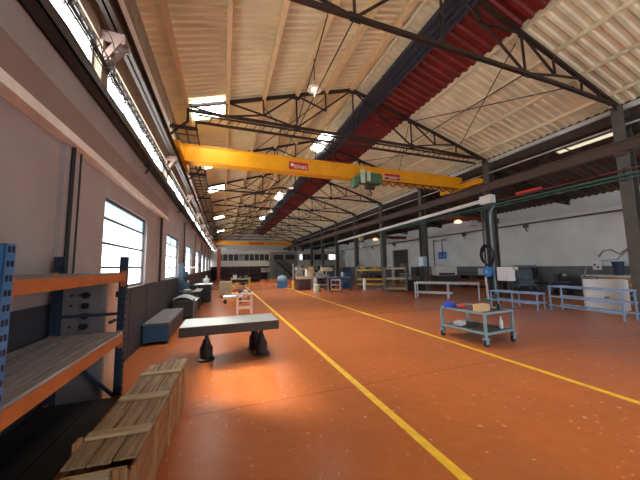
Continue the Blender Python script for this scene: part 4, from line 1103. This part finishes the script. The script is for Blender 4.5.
obj('base', box(new(), -.4, .4, -.35, .35, 0, .55), M['bluebox'], t, bevel=.03); obj('dome', ball(new(), (0, 0, .75), .42, 1, 1, .7, 2), M['ltblue'], t, smooth=True); obj('pipe', cyl(new(), (.2, 0, .9), (.2, 0, 1.5), .05, 8), M['dark'], t)
t = thing('milling_machine', 'dark milling machine with yellow hood at the centre of the clutter', 'milling machine', (7.9, 20.5, 0))
obj('base', box(new(), -.5, .5, -.45, .45, 0, .75), M['dark'], t, bevel=.03); obj('column', box(new(), .05, .5, -.3, .3, .75, 1.75), M['dark'], t, bevel=.03); obj('hood', box(new(), -.5, .35, -.32, .32, 1.3, 1.62), M['beige'], t, bevel=.06); obj('table', box(new(), -.75, .3, -.25, .25, .95, 1.07), M['mid'], t); obj('spindle', cyl(new(), (-.25, 0, 1.1), (-.25, 0, 1.31), .09, 12), M['iron'], t)
t = thing('blue_workbench', 'blue topped workbench with parts right of the milling machine', 'workbench', (7.9, 18.0, 0), math.radians(-25))
obj('worktop', box(new(), -.8, .8, -.4, .4, .85, .95), M['bluebox'], t, bevel=.01)
for x in (-.72, .72):
    for y in (-.33, .33): obj('leg', box(new(), x - .04, x + .04, y - .04, y + .04, 0, .85), M['rackdark'], t)
obj('drawer', box(new(), -.3, .6, -.4, .3, .6, .85), M['rackdark'], t)
t = thing('wire_cart', 'pale wire cart in front of the blue workbench', 'cart', (7.1, 16.9, 0), math.radians(-20))
for x in (-.3, .3):
    for y in (-.25, .25): obj('post', box(new(), x - .02, x + .02, y - .02, y + .02, 0.06, .82), M['pink'], t)
obj('caster', cyl(cyl(cyl(cyl(new(), (-.3, -.27, .05), (-.3, -.23, .05), .05, 8), (.3, -.27, .05), (.3, -.23, .05), .05, 8), (-.3, .23, .05), (-.3, .27, .05), .05, 8), (.3, .23, .05), (.3, .27, .05), .05, 8), M['black'], t)
for z in (.12, .45, .78): obj('shelf', box(new(), -.3, .3, -.25, .25, z, z + .03), M['pink'], t)
t = thing('purple_pallet', 'mauve stand with coils between the lathe and the wire cart', 'stand', (6.5, 18.2, 0))
obj('frame', box(box(box(new(), -.45, .45, -.35, .35, .4, .46), -.45, -.38, -.35, .35, 0, .95), .38, .45, -.35, .35, 0, .95), M['lwall'], t); obj('coils', cyl(cyl(new(), (-.3, 0, .66), (-.02, 0, .66), .2, 14), (.05, 0, .66), (.3, 0, .66), .2, 14), M['dark'], t); obj('top', box(new(), -.48, .48, -.38, .38, .95, 1.0), M['cabinet'], t)
t = thing('green_drum', 'small pale green drum at the foot of the lathe', 'drum', (5.9, 17.3, 0))
obj('body', lathe(new(), [(.2, 0), (.2, .2), (.215, .22), (.2, .24), (.2, .5)], seg=16), M['palegreen'], t); obj('lid', cyl(new(), (0, 0, .5), (0, 0, .53), .21, 16), M['white'], t)

t = thing('tool_shelving', 'grey tool shelving full of boxes behind the milling machine', 'shelving', (7.6, 25.0, 0))
for x in (-1.4, 0, 1.4): obj('post', box(new(), x - .03, x + .03, -.25, .25, 0, 2.0), M['mid'], t)
for z in (.15, .75, 1.35, 1.9): obj('shelf', box(new(), -1.4, 1.4, -.25, .25, z, z + .03), M['mid'], t)
cols = [('tan', 'carton'), ('blue', 'bluebox'), ('white', 'white'), ('yellow', 'yellow'), ('grey', 'mid'), ('green', 'palegreen'), ('red', 'sign_red'), ('dark', 'dark')]
for i in range(16):
    r_, c_ = divmod(i, 8)
    z = (.78, 1.38)[r_]; nm, mm = cols[(c_ * 3 + r_ * 2) % 8]; x = -1.2 + c_ * .34; hh = .22 + .05 * ((i * 7) % 5)
    tag(obj('storage_box', box(box(new(), -.13, .13, -.2, .2, 0, hh), -.14, .14, -.21, .21, hh, hh + .02), M[mm], loc=(7.6 + x, 25.0, z)), '%s box, %s from the left on the %s row of the grey tool shelving' % (nm, ORD[c_], ('lower', 'upper')[r_]), 'box', 'boxes on the tool shelving')
t = thing('beige_grinder', 'beige surface grinder between the lathe and the milling machine', 'grinder', (6.9, 21.5, 0))
obj('base', box(new(), -.45, .45, -.35, .35, 0, .8), M['cabinet'], t, bevel=.03); obj('table', box(new(), -.6, .6, -.2, .2, .8, .92), M['silver'], t); obj('column', box(new(), -.2, .2, .05, .35, .9, 1.7), M['beige'], t, bevel=.04); obj('wheel_guard', cyl(new(), (0, -.15, 1.25), (0, .06, 1.25), .22, 18), M['tan'], t); obj('screen', box(new(), -.52, -.5, -.3, .3, .92, 1.5), M['white'], t)
t = thing('sheet_stack_trolley', 'white boarded trolley behind the blue workbench', 'trolley', (8.3, 22.5, 0))
obj('deck', box(new(), -.5, .5, -.35, .35, .2, .26), M['dark'], t); obj('board', box(box(new(), -.45, .45, -.05, -.02, .26, 1.35), -.4, .4, .05, .08, .26, 1.25), M['offwhite'], t)
for x in (-.42, .42):
    for y in (-.28, .28): obj('caster', cyl(cyl(new(), (x, y - .02, .07), (x, y + .02, .07), .07, 10), (x, y, .1), (x, y, .2), .02, 6), M['black'], t)
t = thing('drill_press', 'dark pillar drill behind the yellow storage racks', 'drill', (10.4, 19.6, 0))
obj('base', box(new(), -.25, .25, -.3, .3, 0, .08), M['dark'], t, bevel=.01); obj('column', cyl(new(), (0, .1, .08), (0, .1, 1.9), .06, 12), M['mid'], t); obj('head', box(new(), -.16, .16, -.35, .25, 1.35, 1.75), M['bluebox'], t, bevel=.05); obj('table', box(new(), -.22, .22, -.3, .1, .85, .9), M['mid'], t); obj('spindle', cyl(new(), (0, -.2, 1.05), (0, -.2, 1.35), .03, 10), M['silver'], t)
workbench('workbench', 'dark workbench with grey top against the right wall left of the white machine', (17.8, 20.4, 0), .9, 3.0, .92, M['mid'], M['dark'])
workbench('workbench', 'long dark workbench beside the far dark doorway', (17.6, 29.3, 0), .9, 2.6, .92, M['mid'], M['dark'])
t = thing('bandsaw', 'grey band saw standing right of the dark doorway', 'saw', (16.6, 22.3, 0))
obj('base', box(new(), -.3, .3, -.3, .3, 0, .85), M['mid'], t, bevel=.03); obj('frame', box(new(), -.12, .12, .1, .3, .85, 1.8), M['dark'], t, bevel=.04); obj('upper_case', box(new(), -.2, .2, -.35, .3, 1.45, 1.85), M['mid'], t, bevel=.06); obj('table', box(new(), -.32, .32, -.35, .2, .85, .9), M['silver'], t)

# cable and gear on the first column (right edge)
t = thing('cable_bundle', 'black cables hanging on the column at the right edge of the photo', 'cable', (12.03, TY[0] - .36, 0))
b = new()
for k in range(4): tube(b, [(-.02 * k + .05 * math.sin(i * .8 + k), -.04 * k, 3.9 - i * .32) for i in range(10)], .018, 6)
obj('cables', b, M['black'], t); obj('box', box(new(), -.12, .1, -.15, .12, 1.6, 2.1), M['dark'], t, bevel=.02); obj('lever', beam(new(), (-.1, -.1, 2.2), (-.25, -.2, 1.9), .04, .04), M['white'], t)

# ------------------------------------------------------------------ light
LAMP_W = 800
w = bpy.data.worlds.new('sky'); SC.world = w; w.use_nodes = True
bg = w.node_tree.nodes['Background']; bg.inputs[0].default_value = (.86, .93, 1., 1); bg.inputs[1].default_value = 2.2
sd = bpy.data.lights.new('sun', 'SUN'); sd.energy = 22; sd.angle = math.radians(9); sd.color = (1., .93, .80)
so = bpy.data.objects.new('sun', sd); COL.objects.link(so)
so.rotation_euler = Vector((1.1, -.72, -1.0)).to_track_quat('-Z', 'Y').to_euler()
so.location = (-20, 20, 25)
lamp(4.6, .4, 7.2, 'unseen high bay lamp added as floor light over the yellow lines behind the camera')  # unseen lamp added to brighten the near floor
for x, y, e in ((2.55, 7.44, LAMP_W * 1.1), (4.4, 18.3, LAMP_W), (4.4, 27.2, LAMP_W), (4.4, 36.5, LAMP_W * .6), (4.6, .4, LAMP_W * .55)):  # last spot belongs to the unseen added lamp
    l = bpy.data.lights.new('lamp_light', 'SPOT'); l.energy = e; l.color = (1, .93, .8); l.shadow_soft_size = .12; l.spot_size = math.radians(72 if y < 5 else 88); l.spot_blend = .9
    o = bpy.data.objects.new('lamp_light', l); COL.objects.link(o); o.location = (x, y, 7.1)

vs = SC.view_settings
vs.view_transform = 'Standard'; vs.look = 'None'; vs.gamma = 1; vs.use_curve_mapping = False; vs.exposure = 1.4
cy = SC.cycles
cy.max_bounces = 8; cy.diffuse_bounces = 5; cy.glossy_bounces = 3; cy.transparent_max_bounces = 12
cy.sample_clamp_indirect = 6
